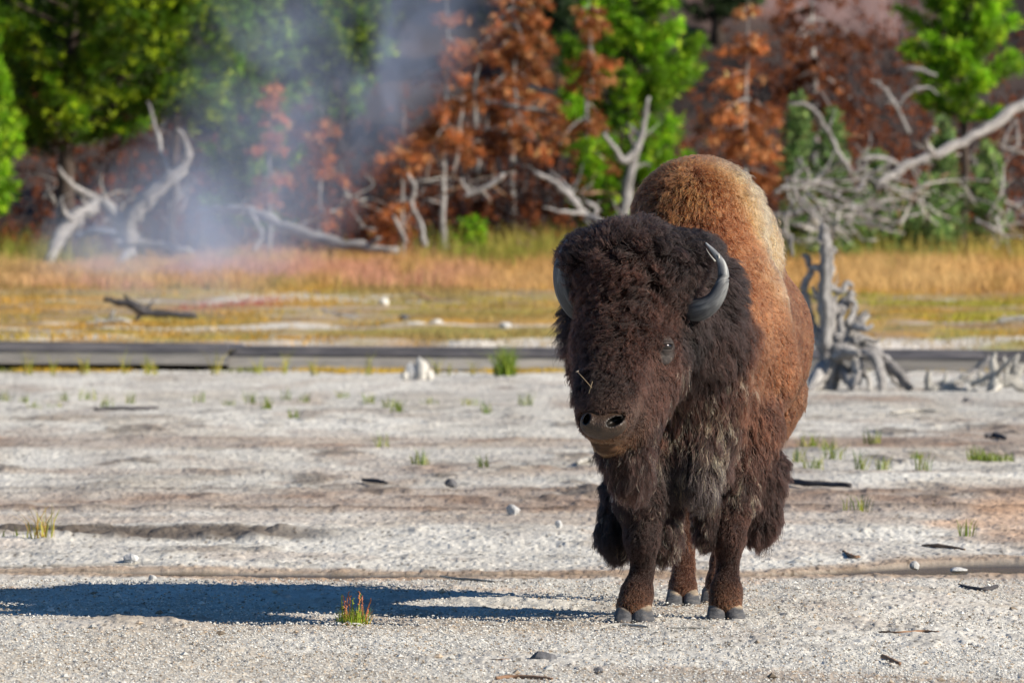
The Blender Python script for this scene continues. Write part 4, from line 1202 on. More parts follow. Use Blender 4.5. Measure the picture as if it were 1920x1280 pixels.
# tangle of bleached branches right of the hump
r_ = np.random.default_rng(99)
for i in range(54):
    px = r_.uniform(1428, 1660) if i < 36 else r_.uniform(1440, 1930); py = r_.uniform(335, 430); a = r_.normal(.5, .7) if i < 36 else r_.normal(-.1, .6); L = r_.uniform(45, 130) if i < 36 else r_.uniform(70, 210); d = r_.uniform(114, 119)
    pts = [(px, py, r_.uniform(2.5, 6.5) if i < 36 else r_.uniform(2, 5))]
    for j in range(3):
        a += r_.normal(0, .3)
        pts.append((pts[-1][0] + math.cos(a) * L / 3, min(450, pts[-1][1] + math.sin(a) * L / 3 * .8), pts[-1][2] * .8, r_.normal(0, .1)))
    br = [pts]
    for q in pts[1:3]:
        if r_.random() < .7:
            b = a + r_.choice([-1, 1]) * r_.uniform(.5, 1.2); l2 = L * .35
            br.append([(q[0], q[1], q[2] * .6), (q[0] + math.cos(b) * l2 * .5, q[1] + math.sin(b) * l2 * .5, q[2] * .5), (q[0] + math.cos(b) * l2, q[1] + math.sin(b) * l2, q[2] * .25)])
    deadwood('fallen_branch', ('bleached grey branch in the tangle right of the bison hump' if i < 36 else 'silver grey branch in the deadfall along the right edge of the wood'), 'branch', d, br, M_GREY if i % 4 else M_PALE, 400 + i, ('tangled bleached branches right of the bison' if i < 36 else 'deadfall along the right edge of the wood'), n=7)
for i in range(64):
    px = r_.choice([r_.uniform(20, 500), r_.uniform(560, 1120), r_.uniform(1500, 1920), r_.uniform(1500, 1920)]); py = r_.uniform(250 if px > 1400 else 330, 455); a = r_.normal(.2, .9); L = r_.uniform(30, 110); d = r_.uniform(119, 127)
    pts = [(px, py, r_.uniform(1.8, 4.5))]
    for j in range(3):
        a += r_.normal(0, .3)
        pts.append((pts[-1][0] + math.cos(a) * L / 3, min(462, pts[-1][1] + math.sin(a) * L / 3 * .8), pts[-1][2] * .8, r_.normal(0, .1)))
    br = [pts, [(pts[1][0], pts[1][1], 2), (pts[1][0] + r_.normal(0, 18), pts[1][1] - 22, 1.5), (pts[1][0] + r_.normal(0, 24), pts[1][1] - 42, .8)]]
    deadwood('fallen_branch', 'thin dead branch strewn on the ground under the trees', 'branch', d, br, (M_GREY, M_PALE, M_BROWNW)[i % 3], 520 + i, 'thin dead branches strewn under the trees', n=6)

# stump and driftwood beside the boardwalk, right
deadwood('tree_stump', 'upturned grey root stump with a tall ragged post, right behind the bison', 'stump', 67.5, [
    [(1540, 735, 26), (1552, 690, 20), (1548, 640, 15), (1552, 590, 17), (1547, 540, 14), (1551, 490, 15), (1546, 455, 12), (1543, 420, 9)],
    [(1553, 480, 8), (1562, 470, 7), (1568, 466, 4)], [(1548, 600, 12), (1572, 585, 14, .1), (1590, 562, 12, .2), (1596, 545, 7, .2)],
    [(1565, 640, 18), (1590, 612, 18, .1), (1612, 600, 10, .1), (1630, 590, 5, .1)], [(1560, 660, 20), (1600, 640, 20, .1), (1622, 650, 16, .1), (1650, 672, 14), (1685, 700, 12, -.1), (1708, 730, 8, -.2)],
    [(1570, 655, 16), (1602, 668, 14, -.1), (1608, 700, 11, -.2), (1600, 735, 8, -.3)], [(1600, 660, 12), (1640, 672, 12, -.2), (1652, 700, 10, -.3), (1656, 742, 6, -.4)],
    [(1560, 672, 13), (1590, 662, 9, -.2), (1614, 663, 6, -.3)], [(1578, 690, 12), (1592, 715, 10, -.2), (1612, 738, 5, -.3)], [(1548, 690, 18), (1530, 715, 15, -.2), (1512, 738, 9, -.3)],
    [(1545, 510, 7), (1525, 500, 7, .1), (1516, 520, 8, .1), (1505, 545, 8, .1)], [(1516, 500, 6, .1), (1514, 484, 6, .1), (1505, 478, 4, .1)],
    [(1590, 612, 10), (1604, 574, 7, .1), (1590, 560, 5, .1)], [(1600, 610, 9), (1625, 616, 6, -.1), (1636, 608, 3, -.1)], [(1558, 540, 8), (1580, 545, 8), (1588, 530, 6), (1600, 538, 3)],
    [(1486, 480, 4, .3), (1484, 455, 4, .3), (1486, 440, 3, .3)], [(1505, 545, 8, .1), (1520, 600, 10, .1), (1540, 650, 12)],
    [(1543, 440, 5), (1540, 425, 4), (1541, 408, 1.5)], [(1551, 470, 5), (1556, 455, 3), (1555, 440, 1.2)], [(1580, 620, 8), (1576, 600, 6), (1582, 582, 3), (1580, 572, 1.2)], [(1600, 640, 9), (1622, 634, 6), (1640, 640, 4), (1652, 634, 1.5)],
    [(1620, 655, 8), (1640, 664, 7), (1672, 706, 5, .1), (1690, 728, 3, .1)], [(1556, 610, 8), (1570, 640, 9), (1572, 690, 8), (1566, 736, 5)], [(1596, 690, 8), (1625, 706, 6, -.1), (1632, 738, 4, -.2)], [(1540, 560, 6), (1528, 548, 5), (1524, 536, 2)], [(1552, 575, 5), (1566, 560, 4), (1570, 548, 1.5)],
    [(1612, 602, 5), (1618, 588, 4), (1626, 582, 1.5)], [(1530, 700, 9), (1520, 716, 8, -.1), (1524, 738, 5, -.2)]], seed=31, rough=.22, n=12)
deadwood('driftwood', 'low pale log lying right of the root stump', 'driftwood', 67.2, [[(1735, 735, 11), (1760, 728, 12), (1800, 731, 8), (1845, 736, 4)], [(1742, 730, 9), (1740, 712, 8), (1743, 695, 5)], [(1752, 728, 6), (1770, 712, 5), (1776, 698, 3)], [(1765, 728, 9), (1795, 715, 8), (1820, 700, 5)]], M_PALE, 32, rough=.25)
deadwood('driftwood', 'grey plank-like limb propped diagonally right of the stump', 'driftwood', 67.6, [[(1782, 735, 10, -.2), (1820, 702, 11), (1850, 676, 10), (1868, 662, 5)]], M_GREY, 33)
deadwood('driftwood', 'tangled bleached root crown at the right end of the driftwood', 'driftwood', 67.0, [
    [(1858, 735, 14), (1868, 705, 13), (1862, 680, 8), (1866, 662, 4)], [(1870, 715, 15), (1895, 712, 15), (1912, 690, 13), (1930, 692, 9)], [(1885, 715, 12), (1890, 690, 8), (1882, 670, 5)], [(1820, 722, 8), (1845, 708, 8), (1872, 700, 9)], [(1895, 715, 13), (1920, 728, 12), (1950, 732, 9)], [(1840, 725, 7), (1838, 705, 6), (1832, 696, 3)],
    [(1868, 705, 9), (1880, 690, 7, -.1), (1900, 672, 5, -.2), (1912, 664, 2.5, -.2)], [(1895, 712, 8), (1908, 700, 7), (1904, 680, 5), (1910, 668, 2.5)], [(1850, 720, 7), (1830, 712, 6), (1806, 716, 4), (1790, 712, 2)], [(1875, 722, 8), (1862, 735, 7, -.2), (1840, 741, 4, -.3)], [(1885, 690, 5), (1896, 684, 4), (1890, 672, 2)]], M_PALE, 34, rough=.28)
deadwood('driftwood', 'squared pale timber end lying in the yellow mat at the right edge', 'driftwood', None, [[(1870, 603, 8), (1900, 599, 8), (1980, 594, 8)]], M_PALE, 35)
deadwood('fallen_log', 'charred black log lying in the orange grass left of the steam', 'log', None, [
    [(196, 561, 6), (225, 566, 9), (255, 574, 13), (275, 586, 11), (320, 588, 9), (372, 594, 6)], [(250, 570, 6), (238, 560, 5), (232, 552, 3)], [(268, 582, 6), (258, 596, 5), (250, 603, 3)]], M_DARKW, 36, rough=.22)
deadwood('driftwood', 'pale splintered root beside the charred black log', 'driftwood', None, [[(160, 606, 4), (195, 604, 7), (220, 600, 8), (246, 604, 4)], [(205, 600, 6), (212, 588, 6), (214, 580, 3)], [(195, 603, 5), (180, 596, 3), (176, 590, 2)]], M_PALE, 37)
deadwood('fallen_branch', 'grey branch lying on the pale strip of the yellow mat', 'branch', None, [[(605, 582, 3), (640, 590, 4), (670, 597, 4)], [(640, 590, 3), (660, 588, 2), (680, 594, 1.5)]], M_GREY, 38)
deadwood('fallen_branch', 'brown curved branch lying on the yellow mat left of the bison', 'branch', None, [[(770, 545, 2), (790, 552, 4), (805, 560, 4), (822, 562, 4)]], M_BROWNW, 39)

# ------------------------------------------------------------------ stones
def stone(name, label, cat, px, py, w, h, mat, seed, group=None, P=None):
    r = np.random.default_rng(seed)
    P = gpt(px, py) if P is None else P
    k = FPX / P[1]; a = w / k / 2; hh = h / k
    bm_v = []
    n, m = 14, 9
    V = []; 
    for i in range(m + 1):
        ph = math.pi * i / m
        for j in range(n):
            th = 2 * math.pi * j / n
            V.append((math.sin(ph) * math.cos(th), math.sin(ph) * math.sin(th), math.cos(ph)))
    V = np.array(V)
    planes = r.normal(0, 1, (11, 3)); planes /= np.linalg.norm(planes, axis=1)[:, None]
    f = np.min(np.where((V @ planes.T) > .05, .78 / np.maximum(V @ planes.T, .05), 9), 1)
    V = V * np.minimum(f, 1.1)[:, None] + r.normal(0, .015, V.shape)
    V = V * np.array([a, a * .8, hh * .62]) + np.array([0, 0, hh * .42])
    i = np.arange(m)[:, None] * n; j = np.arange(n)[None]; jn = (j + 1) % n
    F = np.stack([i + j, i + n + j, i + n + jn, i + jn], -1).reshape(-1, 4)
    o = np_mesh(name, V, [F], mat, None, False, {'col': ('FLOAT_COLOR', np.ones((len(V), 3)) * r.uniform(.85, 1.1))})
    o.location = Vector([float(v) for v in P]); o.rotation_euler = (0, 0, 0)
    return tag(o, label, cat, group)
stone('rock', 'tall white stone in the cluster before the boardwalk', 'rock', 790, 711, 30, 40, M_WSTONE, 1)
stone('rock', 'grey white stone left of the tall white one before the boardwalk', 'rock', 771, 711, 24, 32, M_STONE, 2)
stone('rock', 'smallest white stone at the left end of the cluster before the boardwalk', 'rock', 759, 713, 16, 18, M_WSTONE, 3)
stone('rock', 'white stone at the right end of the cluster before the boardwalk', 'rock', 804, 711, 18, 20, M_WSTONE, 4)
stone('rock', 'rounded grey stone on the far side of the water run, above the bison shadow', 'rock', 244, 1056, 32, 17, M_STONE, 5)
stone('rock', 'small pale stone between the water run and the bison shadow', 'rock', 285, 1088, 17, 11, M_STONE, 6)
stone('rock', 'flat stone lying at the upper edge of the bison shadow', 'rock', 278, 1104, 26, 8, M_STONE, 7)
stone('rock', 'blue grey slab stone lying flat in the foreground gravel', 'rock', 1018, 1242, 54, 22, M_DSTONE, 8)
stone('rock', 'small dark stone in the bottom gravel right of the slab', 'rock', 1122, 1262, 18, 12, M_DSTONE, 9)
stone('rock', 'dark grey stone alone on the brown band left of the bison', 'rock', 845, 912, 24, 14, M_DSTONE, 10)
stone('rock', 'tan stone on the rough strip left of the bison legs', 'rock', 962, 966, 28, 20, M_STONE, 11)
stone('rock', 'light blue stone on the rough strip left of the bison legs', 'rock', 1048, 990, 16, 14, M_STONE, 12)
stone('rock', 'white lump of stone at the near edge of the puddle', 'rock', 1716, 1066, 20, 14, M_STONE, 13)
stone('rock', 'flat white stone by the puddle near the right edge', 'rock', 1796, 1072, 34, 10, M_STONE, 14)
stone('rock', 'small dark stone below the driftwood at the right', 'rock', 1812, 755, 16, 10, M_DSTONE, 15)
stone('rock', 'white stone on the yellow mat above the boardwalk', 'rock', 720, 573, 20, 14, M_WSTONE, 16)
stone('rock', 'dark lump on the yellow mat above the boardwalk', 'rock', 758, 604, 20, 16, M_DSTONE, 17)
stone('rock', 'low white stone right of the dark lump on the yellow mat', 'rock', 778, 611, 40, 9, M_WSTONE, 18)
stone('rock', 'brown grey stone on the pale patch next to the bison horn side', 'rock', 948, 618, 24, 14, M_STONE, 19)
stone('rock', 'low white stone between the dark lump and the pale patch', 'rock', 818, 608, 30, 9, M_WSTONE, 20)

# ------------------------------------------------------------------ twigs on the flat
def twig(name, label, rows, mat, seed, cat='twig', lift=1.0):
    """rows: (px, py, radius px) lying on the ground"""
    G = np.array([gpt(q[0], q[1]) for q in rows]); k = FPX / G[0][1]
    R = np.array([q[2] / k for q in rows])
    # lie along one nearly level line: real depth kept modest
    G[:, 1] = G[0, 1] + np.clip(G[:, 1] - G[0, 1], -.6, .6)
    G[:, 0] = [(q[0] - 960) / FPX * g[1] for q, g in zip(rows, G)]
    G[:, 2] = gz(G[:, 0], G[:, 1]) + R * .8 + .008
    sp = spline(np.concatenate([G, R[:, None]], 1), 14)
    mb = MB(); r = np.random.default_rng(seed)
    mb.tube(sp[:, :3] + r.normal(0, .12, (14, 3)) * sp[:, 3:4], np.maximum(sp[:, 3], .0015), 7, (1, 1, 1), .15, seed)
    org = G[0]
    o = mb.build(name, mat, None, True, org); o.location = Vector([float(v) for v in org])
    return tag(o, label, cat)
twig('stick', 'dark thick stick on the brown band right of the bison', [(1480, 909, 6), (1510, 913, 6), (1550, 914, 5), (1594, 917, 5)], M_DARKW, 1, 'stick')
twig('twig', 'dark twig on the brown band left of the dark stone', [(680, 904, 3), (705, 907, 4), (726, 909, 2)], M_DARKW, 2)
twig('stick', 'white stick at the bison chin side, on the pale flat', [(1082, 874, 5), (1098, 868, 5), (1112, 863, 4)], M_PALE, 3, 'stick')
twig('twig', 'brown twig poking up at the puddle edge', [(1582, 1040, 3), (1598, 1050, 4), (1612, 1057, 4)], M_BROWNW, 4)
twig('twig', 'dark curved twig on the gravel at the right', [(1798, 1100, 1.5), (1815, 1106, 3), (1845, 1111, 4), (1870, 1106, 4)], M_DARKW, 5)
twig('twig', 'reddish brown twig lying across the right foreground', [(1648, 1190, 2), (1690, 1192, 3), (1730, 1190, 3), (1760, 1192, 3)], M_BROWNW, 6)
twig('twig', 'short dark twig near the bottom edge right of the bison', [(1655, 1237, 4), (1670, 1243, 4), (1688, 1250, 3)], M_BROWNW, 7)
twig('twig', 'dark brown twig behind the puddle at the right', [(1730, 1027, 2), (1755, 1029, 4), (1782, 1031, 3), (1810, 1034, 1.5)], M_BROWNW, 8)
twig('twig', 'white peeled twig lying in front of the near hoof', [(1124, 1182, 2), (1150, 1178, 3), (1185, 1178, 3), (1216, 1181, 2)], M_PALE, 9)
twig('twig', 'pale orange twig above the shadow left of the legs', [(826, 1085, 2), (850, 1089, 2.5), (890, 1092, 2.5), (928, 1096, 2)], M_PALE, 10)
twig('twig', 'dark red twig at the bottom edge of the gravel', [(930, 1278, 3), (960, 1276, 4), (1000, 1277, 4), (1036, 1280, 3)], M_BROWNW, 11)
twig('twig', 'thin dark twig left of the slab stone', [(918, 1242, 1.5), (945, 1243, 2.5), (965, 1241, 2)], M_BROWNW, 12)
twig('twig', 'dark twig on the far brown band at the right', [(1848, 823, 4), (1865, 822, 5), (1885, 826, 4)], M_DARKW, 13)
twig('twig', 'pale twig between the bison legs and the right gravel', [(1250, 1182, 1.5), (1290, 1182, 2.2), (1335, 1183, 1.8)], M_PALE, 14)
twig('stick', 'long white stick far back on the flat below the driftwood', [(1672, 778, 3), (1710, 774, 4), (1760, 771, 3)], M_PALE, 15, 'stick')
twig('twig', 'dark twig lying far back on the left of the flat', [(178, 771, 3), (220, 770, 4), (296, 769, 3)], M_DARKW, 16)

# a dry stem caught on the bison's muzzle
P1 = B(1083, 697, -.83); P2 = B(1110, 727, -.86); P3 = B(1104, 737, -.865); P4 = B(1111, 715, -.855)
mb = MB(); mb.tube([P1, (P1 + P2) / 2 + [0, -.004, .001], P2], [.0013, .0010, .0009], 5, (.8, .65, .45)); mb.tube([P3, P4], [.0010, .0007], 5, (.8, .65, .45)); mb.tube([P1 - [.006, 0, 0], P1 + [.004, 0, .004]], [.0022, .0015], 5, (.9, .8, .7))
o = mb.build('dry_straw', M_PALE, None, True, P1); o.location = Vector([float(v) for v in P1])
tag(o, 'thin dry straw stem stuck to the fur on the bison muzzle', 'straw')

# ------------------------------------------------------------------ grasses
def blades(c, h, w, col, r, lean=.25, K=1):
    n = len(c)
    a = r.uniform(0, 6.28, n); s = np.stack([np.cos(a), np.sin(a), 0 * a], 1)
    ld = r.normal(0, lean, (n, 2)); ld = np.concatenate([ld, np.zeros((n, 1))], 1)
    up = np.array([0, 0, 1.0])
    h = np.broadcast_to(h, (n,))[:, None] * r.uniform(.6, 1.15, (n, 1))
    w = np.broadcast_to(w, (n,))[:, None]
    m = c + up * h * .55 + ld * h * .3; t = c + up * h * (1 - .3 * (ld ** 2).sum(1, keepdims=True)) + ld * h
    V = np.stack([c - s * w, c + s * w, m + s * w * .7, m - s * w * .7, t], 1).reshape(-1, 3)
    i = np.arange(n) * 5
    return V, [np.stack([i, i + 1, i + 2, i + 3], 1), np.stack([i + 3, i + 2, i + 4], 1)], np.repeat(np.clip(col, .003, .9), 5, 0)

def meadow(name, label, d0, d1, n, hfun, colfun, seed, w=.006, xw=.105, dens=None, lean=.25):
    r = np.random.default_rng(seed)
    y = r.uniform(d0, d1, n); x = r.uniform(-xw, xw, n) * y
    if dens is not None:
        k = r.random(n) < dens(x, y); x, y = x[k], y[k]
    c = np.stack([x, y, gz(x, y) - .01], 1)
    V, F, C = blades(c, hfun(x, y, r), w * r.uniform(.6, 1.4, len(x)), colfun(x, y, r), r, lean)
    o = np_mesh(name, V, F, M_GRASS, None, False, {'col': ('FLOAT_COLOR', C)})
    return tag(o, label, None, None, 'stuff')
def lerp1(a, b, t): return np.array(a)[None] * (1 - t[:, None]) + np.array(b)[None] * t[:, None]
def c_orange(x, y, r):
    t = sstep(.35, .65, fbm(x * .5, y * .12, 201, 4)); c = lerp1((.56, .33, .12), (.64, .43, .18), t)
    pk = sstep(-7.5, -5.5, x) * sstep(1.0, -1.5, x) * sstep(.25, .55, fbm(x * .7, y * .15, 203, 3)); c = c * (1 - pk[:, None]) + np.array([.58, .30, .20]) * pk[:, None]
    gr = sstep(.6, .75, fbm(x * .9, y * .3, 205, 3)) * .6; c = c * (1 - gr[:, None]) + np.array([.26, .26, .05]) * gr[:, None]
    return c * r.uniform(.65, 1.3, (len(x), 1))
meadow('dry_grass', 'band of dry orange and pink grass in front of the wood', 103, 131, 104000, lambda x, y, r: .10 + .46 * fbm(x * 1.3, y * .5, 207, 4) ** 1.6, c_orange, 21, .006, lean=.5, dens=lambda x, y: .35 + .65 * sstep(.36, .52, fbm(x * 1.1, y * .45, 208, 4)))
def c_green(x, y, r):
    t = sstep(.35, .65, fbm(x * .6, y * .2, 211, 4)); c = lerp1((.22, .25, .04), (.45, .36, .09), t); return c * r.uniform(.6, 1.3, (len(x), 1))
meadow('meadow_grass', 'taller yellow green grass along the foot of the wood', 118, 133, 34000, lambda x, y, r: .40 + .35 * fbm(x * .9, y * .3, 213, 3), c_green, 22, .007, dens=lambda x, y: .15 + .85 * sstep(-1.6, .4, x) * sstep(3.0, 1.5, x) + .5 * sstep(-6.6, -7.4, x) + .35 * sstep(3, 4, x) - .14 * sstep(-1, -2, x) * sstep(-7, -6, x))
def c_mat(x, y, r):
    t = sstep(.4, .62, fbm(x * .7, y * .28, 103, 5)); c = lerp1((.36, .25, .09), (.54, .31, .06), t)
    g = sstep(.55, .68, fbm(x * .5 + 40, y * .25, 107, 4)); g = g * (.5 + .5 * sstep(2.5, 4.5, x)); c = c * (1 - g[:, None]) + np.array([.34, .33, .04]) * g[:, None]
    rd = sstep(-4.3, -3.9, x) * sstep(-2.6, -3.1, x) * sstep(91, 93, y) * sstep(99, 97, y); c = c * (1 - rd[:, None]) + np.array([.40, .09, .05]) * rd[:, None]
    return c * r.uniform(.6, 1.35, (len(x), 1))
meadow('mat_grass', 'short yellow and ochre growth on the wet ground behind the boardwalk', 78.5, 104, 68000, lambda x, y, r: .035 + .07 * fbm(x * .9, y * .4, 215, 3) + .06 * sstep(98, 103, y), c_mat, 23, .006, dens=lambda x, y: sstep(.38, .58, fbm(x * .5, y * .3, 217, 4)) * .9 + .1, lean=.5)
def c_edge(x, y, r):
    t = sstep(.45, .6, fbm(x * 1.1, y * 0, 221, 3)); c = lerp1((.20, .22, .03), (.55, .36, .04), t); return c * r.uniform(.5, 1.3, (len(x), 1))
meadow('edge_growth', 'yellow green growth under the front of the boardwalk', 75.2, 75.95, 9000, lambda x, y, r: .035 + .05 * fbm(x * 1.5, y * 0, 223, 3), c_edge, 24, .005, dens=lambda x, y: sstep(.42, .55, fbm(x * .9, y * 0 + 2, 225, 3)) * .95 + .03)

def grass_tuft(name, label, px, py, h, w, nb, seed, cols, group=None, stalks=0, bw=.0022):
    r = np.random.default_rng(seed)
    P = gpt(px, py); k = FPX / P[1]
    hh, ww = h / k, w / k
    a = r.uniform(0, 6.28, nb); q = r.random(nb) ** .6
    c = np.stack([np.cos(a) * q * ww * .5, np.sin(a) * q * ww * .4, np.zeros(nb) - .008], 1)
    col = np.array(cols)[r.integers(0, len(cols), nb)] * r.uniform(.7, 1.3, (nb, 1))
    V, F, C = blades(c, hh * (.55 if stalks else 1), bw * r.uniform(.6, 1.3, nb), col, r, .35)
    if not stalks:
        o = np_mesh(name, V, F, M_GRASS, None, False, {'col': ('FLOAT_COLOR', C)})
        o.location = Vector([float(v) for v in P]); return tag(o, label, 'grass tuft', group)
    t = empty(name, P, label, 'grass tuft', group)
    np_mesh('blades', V, F, M_GRASS, t, False, {'col': ('FLOAT_COLOR', C)})
    for s in range(stalks):
        x = (s + .5) / stalks * ww - ww / 2 + r.normal(0, ww * .04); H = hh * r.uniform(.7, 1.0)
        cen = np.array([[x * .75, r.normal(0, .02), 0], [x * .9, r.normal(0, .01), H * .5], [x + r.normal(0, .006), r.normal(0, .01), H]])
        m = MB(); cc = [(.30, .38, .05), (.36, .40, .06), (.44, .40, .08), (.50, .20, .10)][r.integers(0, 4)]
        m.tube(spline(cen, 7), np.linspace(.0022, .0012, 7), 5, cc)
        for u in np.linspace(.3, 1, 12):
            q = cen[0] * (1 - u) ** 2 + 2 * cen[1] * u * (1 - u) + cen[2] * u * u
            b = r.uniform(0, 6.28); e = q + np.array([math.cos(b) * .006, math.sin(b) * .006, .005])
            m.tube([q, (q + e) / 2, e], [.0016, .0026, .0008], 5, np.array(cc) * r.uniform(.8, 1.5))
        m.build('stalk', M_GRASS, t)
    return t
GC = [(.20, .26, .03), (.30, .30, .05), (.12, .20, .025), (.42, .22, .05)]
grass_tuft('grass_tuft', 'green and reddish grass clump with tall seed stalks by the bison shadow', 663, 1171, 66, 58, 260, 5, [(.28, .40, .04), (.36, .42, .06), (.20, .32, .03), (.48, .30, .08)], None, 9)
grass_tuft('grass_tuft', 'spiky green tuft growing against the boardwalk beside the bison', 946, 706, 62, 44, 130, 6, [(.16, .26, .03), (.25, .30, .04)], None, 0, .006)
grass_tuft('grass_tuft', 'straggly yellow green tuft at the left edge of the flat', 80, 1014, 70, 44, 36, 7, [(.34, .34, .06), (.40, .26, .06)], None, 0, .003)
grass_tuft('grass_tuft', 'low green mat of grass on the flat at the right edge', 1858, 862, 18, 90, 160, 8, [(.15, .22, .03), (.22, .26, .05)], None, 0, .004)
r_ = np.random.default_rng(5)
spots = [(12, 752), (45, 754), (66, 768), (105, 765), (118, 752), (165, 750), (200, 765), (245, 755), (372, 752), (430, 762), (470, 755), (500, 768), (537, 748), (550, 786), (572, 752), (640, 745), (690, 755), (728, 762), (745, 770), (806, 756), (880, 758), (912, 776), (985, 760), (715, 838), (790, 872), (905, 880), (1515, 838), (1500, 868), (1525, 878), (1555, 846), (1560, 862), (1612, 878), (1635, 830), (1655, 878), (1730, 880), (1720, 862), (1610, 962), (1835, 858), (30, 1012), (1815, 1003)]
for i, (px, py) in enumerate(spots):
    sc = FPX / gpt(px, py)[1] / 250
    grass_tuft('grass_sprig', 'small thin green grass sprig growing on the pale flat', px, py, r_.uniform(18, 34) * sc, r_.uniform(20, 40) * sc, int(r_.integers(14, 34)), 500 + i, GC[:3], 'thin grass sprigs on the pale flat', 0, .0035)
for i, px in enumerate([52, 100, 158, 232, 276, 292, 402, 480, 532, 590, 690, 820, 842, 885]):
    grass_tuft('grass_sprig', 'thin yellow grass sprig standing in front of the boardwalk', px, 702, r_.uniform(28, 60), r_.uniform(10, 22), int(r_.integers(8, 18)), 600 + i, [(.30, .32, .05), (.40, .34, .07)], 'grass sprigs before the boardwalk', 0, .006)

# ------------------------------------------------------------------ loose gravel
def gravel():
    r = np.random.default_rng(77)
    n = 48000
    py = 1300 - (1300 - 1090) * r.random(n) ** .9
    d = FPX * CAM_H / (py - 410)
    x = r.uniform(-.072, .072, n) * d
    k = ~((x > .6) & (np.abs(d - 33.3) < 1.0)) | (r.random(n) < .12); d, x = d[k], x[k]; n = len(d)
    s = .003 + .0038 * r.random(n) ** 3 + .014 * (r.random(n) > .997) * r.random(n)
    base = np.array([[1, 0, 0], [0, 1, 0], [-1, 0, 0], [0, -1, 0], [0, 0, 1], [.7, .7, .62], [-.6, .7, .55], [0, 0, -.6]], float)
    base = np.array([[1, .1, 0], [.25, .95, .1], [-.8, .6, -.1], [-.85, -.55, .1], [.3, -1, 0], [.35, .25, .75], [-.35, -.15, .85], [0, 0, -.5]], float)
    tri = np.array([[0, 1, 5], [1, 2, 5], [2, 6, 5], [2, 3, 6], [3, 4, 6], [4, 5, 6], [4, 0, 5], [1, 0, 7], [2, 1, 7], [3, 2, 7], [4, 3, 7], [0, 4, 7]])
    a = r.uniform(0, 6.28, n)
    V = base[None] * (1 + r.normal(0, .18, (n, 8, 1))) * s[:, None, None] * np.array([1, 1, .8])
    c, sn = np.cos(a)[:, None], np.sin(a)[:, None]
    V = np.stack([V[..., 0] * c - V[..., 1] * sn, V[..., 0] * sn + V[..., 1] * c, V[..., 2]], -1)
    V += np.stack([x, d, .004 + s * .35 + .006 * r.random(n)], 1)[:, None]
    F = (tri[None] + (np.arange(n) * 8)[:, None, None]).reshape(-1, 3)
    t = r.random(n)
    col = np.where((t < .07)[:, None], np.array([.20, .16, .12]), np.where((t < .2)[:, None], np.array([.44, .35, .26]), np.array([.53, .52, .49]))) * r.uniform(.7, 1.2, (n, 1))
    m = NT('gravel_stone'); m.base(m.attr('col').outputs['Color'], .9, .2)
    o = np_mesh('gravel', V.reshape(-1, 3), [F], m.m, None, False, {'col': ('FLOAT_COLOR', np.repeat(col, 8, 0))})
    tag(o, 'fine pale gravel scattered over the near flat', None, None, 'stuff')
gravel()

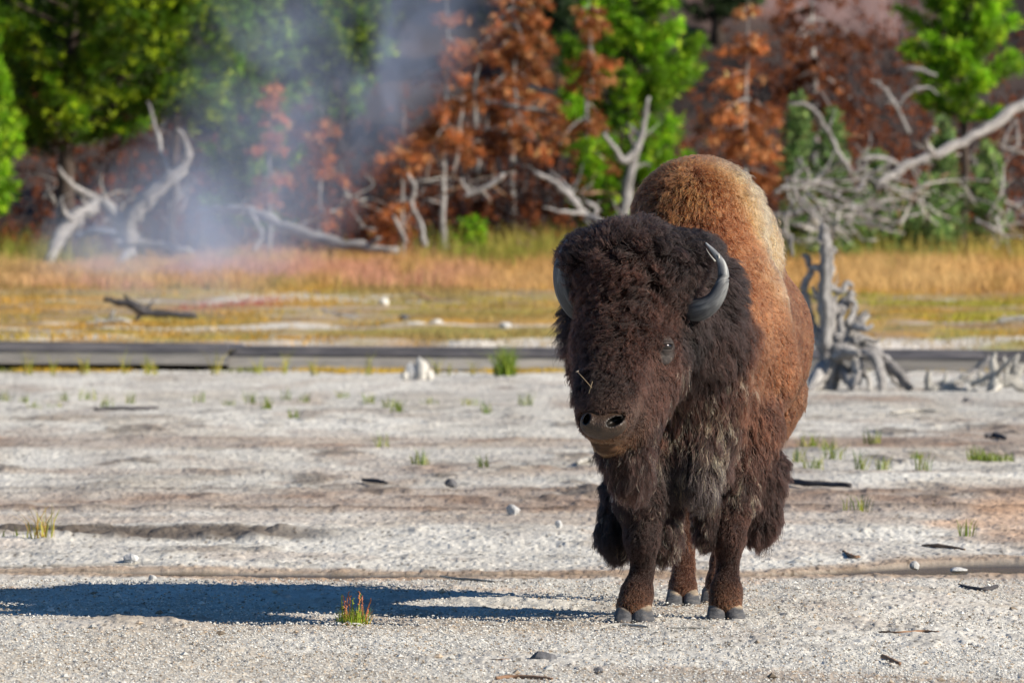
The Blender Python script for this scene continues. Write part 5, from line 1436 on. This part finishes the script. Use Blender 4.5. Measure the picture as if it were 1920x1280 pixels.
# ------------------------------------------------------------------ steam from the hot ground
def steam(name, label, path, dens, scale, seed, col=(.80, .86, 1.0)):
    """path: rows (x, y, z, radius); one closed hull whose density fades to nothing before it"""
    p = spline(np.array(path, float), 26)
    V = []; n = 24
    for q in p:
        th = np.arange(n) / n * 2 * np.pi
        V.append(np.stack([q[0] + np.cos(th) * q[3], q[1] + np.sin(th) * q[3] * .8, np.full(n, q[2])], 1))
    V = np.concatenate(V); org = p[0, :3]
    mb = MB()
    i = np.arange(25)[:, None] * n; j = np.arange(n)[None]; jn = (j + 1) % n
    F = np.stack([i + j, i + jn, i + n + jn, i + n + j], -1).reshape(-1, 4)
    V = np.concatenate([V, p[:1, :3], p[-1:, :3]])
    c0, c1 = len(V) - 2, len(V) - 1; jj = np.arange(n); jk = (jj + 1) % n
    caps = np.concatenate([np.stack([jk, jj, np.full(n, c0)], 1), np.stack([25 * n + jj, 25 * n + jk, np.full(n, c1)], 1)])
    m = NT(name + '_vapour')
    m.t.links.clear()
    pv = m.new('ShaderNodeVolumePrincipled')
    pv.inputs['Color'].default_value = (*col, 1); pv.inputs['Anisotropy'].default_value = .0
    co = m.new('ShaderNodeTexCoord'); sep = m.new('ShaderNodeSeparateXYZ'); m.l(co.outputs['Object'], sep.inputs[0])
    H = p[-1, 2] - p[0, 2]
    zf = m.math('DIVIDE', sep.outputs[2], float(H))
    # axis and radius along the height, kept in two curves
    def curve(vals, scale_):
        cr = m.new('ShaderNodeValToRGB'); e = cr.color_ramp.elements
        k = 9
        while len(e) < k: e.new(.5)
        for a, q in enumerate(e):
            q.position = a / (k - 1); v = float(np.interp(a / (k - 1), (p[:, 2] - p[0, 2]) / H, vals)) / scale_
            q.color = (v, v, v, 1)
        m.l(zf, cr.inputs[0]); return m.math('MULTIPLY', cr.outputs[0], scale_)
    offx = 10.0
    ax = m.math('SUBTRACT', curve(p[:, 0] - p[0, 0] + offx, 20.0), offx); rr = curve(p[:, 3], 8.0)
    dx = m.math('SUBTRACT', sep.outputs[0], ax)
    r2 = m.math('ADD', m.math('POWER', dx, 2.0), m.math('POWER', m.math('MULTIPLY', sep.outputs[1], 1.25), 2.0))
    q = m.math('DIVIDE', r2, m.math('POWER', rr, 2.0))
    fall = m.math('MAXIMUM', m.math('SUBTRACT', 1.0, q), 0.0)
    mp = m.new('ShaderNodeMapping'); mp.inputs['Scale'].default_value = (1, 1, .6); m.l(co.outputs['Object'], mp.inputs[0])
    nz = m.noise(scale, 4, .6, mp.outputs[0], 1.2)
    nn = m.math('MAXIMUM', m.math('MULTIPLY', m.math('SUBTRACT', nz, .36), 4.0), 0.0)
    ends = m.math('MINIMUM', m.math('MULTIPLY', m.math('MAXIMUM', zf, 0), 9.0), 1.0)
    ends = m.math('MULTIPLY', ends, m.math('MINIMUM', m.math('MULTIPLY', m.math('MAXIMUM', m.math('SUBTRACT', 1.0, zf), 0.0), 2.2), 1.0))
    dd = m.math('MULTIPLY', m.math('MULTIPLY', fall, nn), m.math('MULTIPLY', ends, dens))
    m.l(dd, pv.inputs['Density']); m.l(pv.outputs[0], m.out.inputs['Volume'])
    o = np_mesh(name, V - org, [F, caps], m.m, None, True)
    o.location = Vector([float(v) for v in org])
    return tag(o, label, None, None, 'stuff')
steam('steam', 'thin blue white steam drifting up in front of the wood', [(-4.9, 108.0, .30, 2.1), (-4.5, 108.6, 1.2, 2.4), (-3.8, 109.5, 2.2, 2.4), (-2.9, 110, 3.2, 2.5), (-2.3, 110.5, 4.3, 2.9), (-1.6, 111, 7.5, 3.2)], .50, .50, 1, (.58, .71, 1.0))
steam('steam', 'faint veil of steam hanging over the ochre mat left of the bison', [(-3.9, 90, .30, 1.5), (-3.85, 90, .8, 1.7), (-3.8, 90, 1.4, 1.7), (-3.7, 90, 2.2, 1.5)], .20, .8, 2, (.70, .80, 1.0))
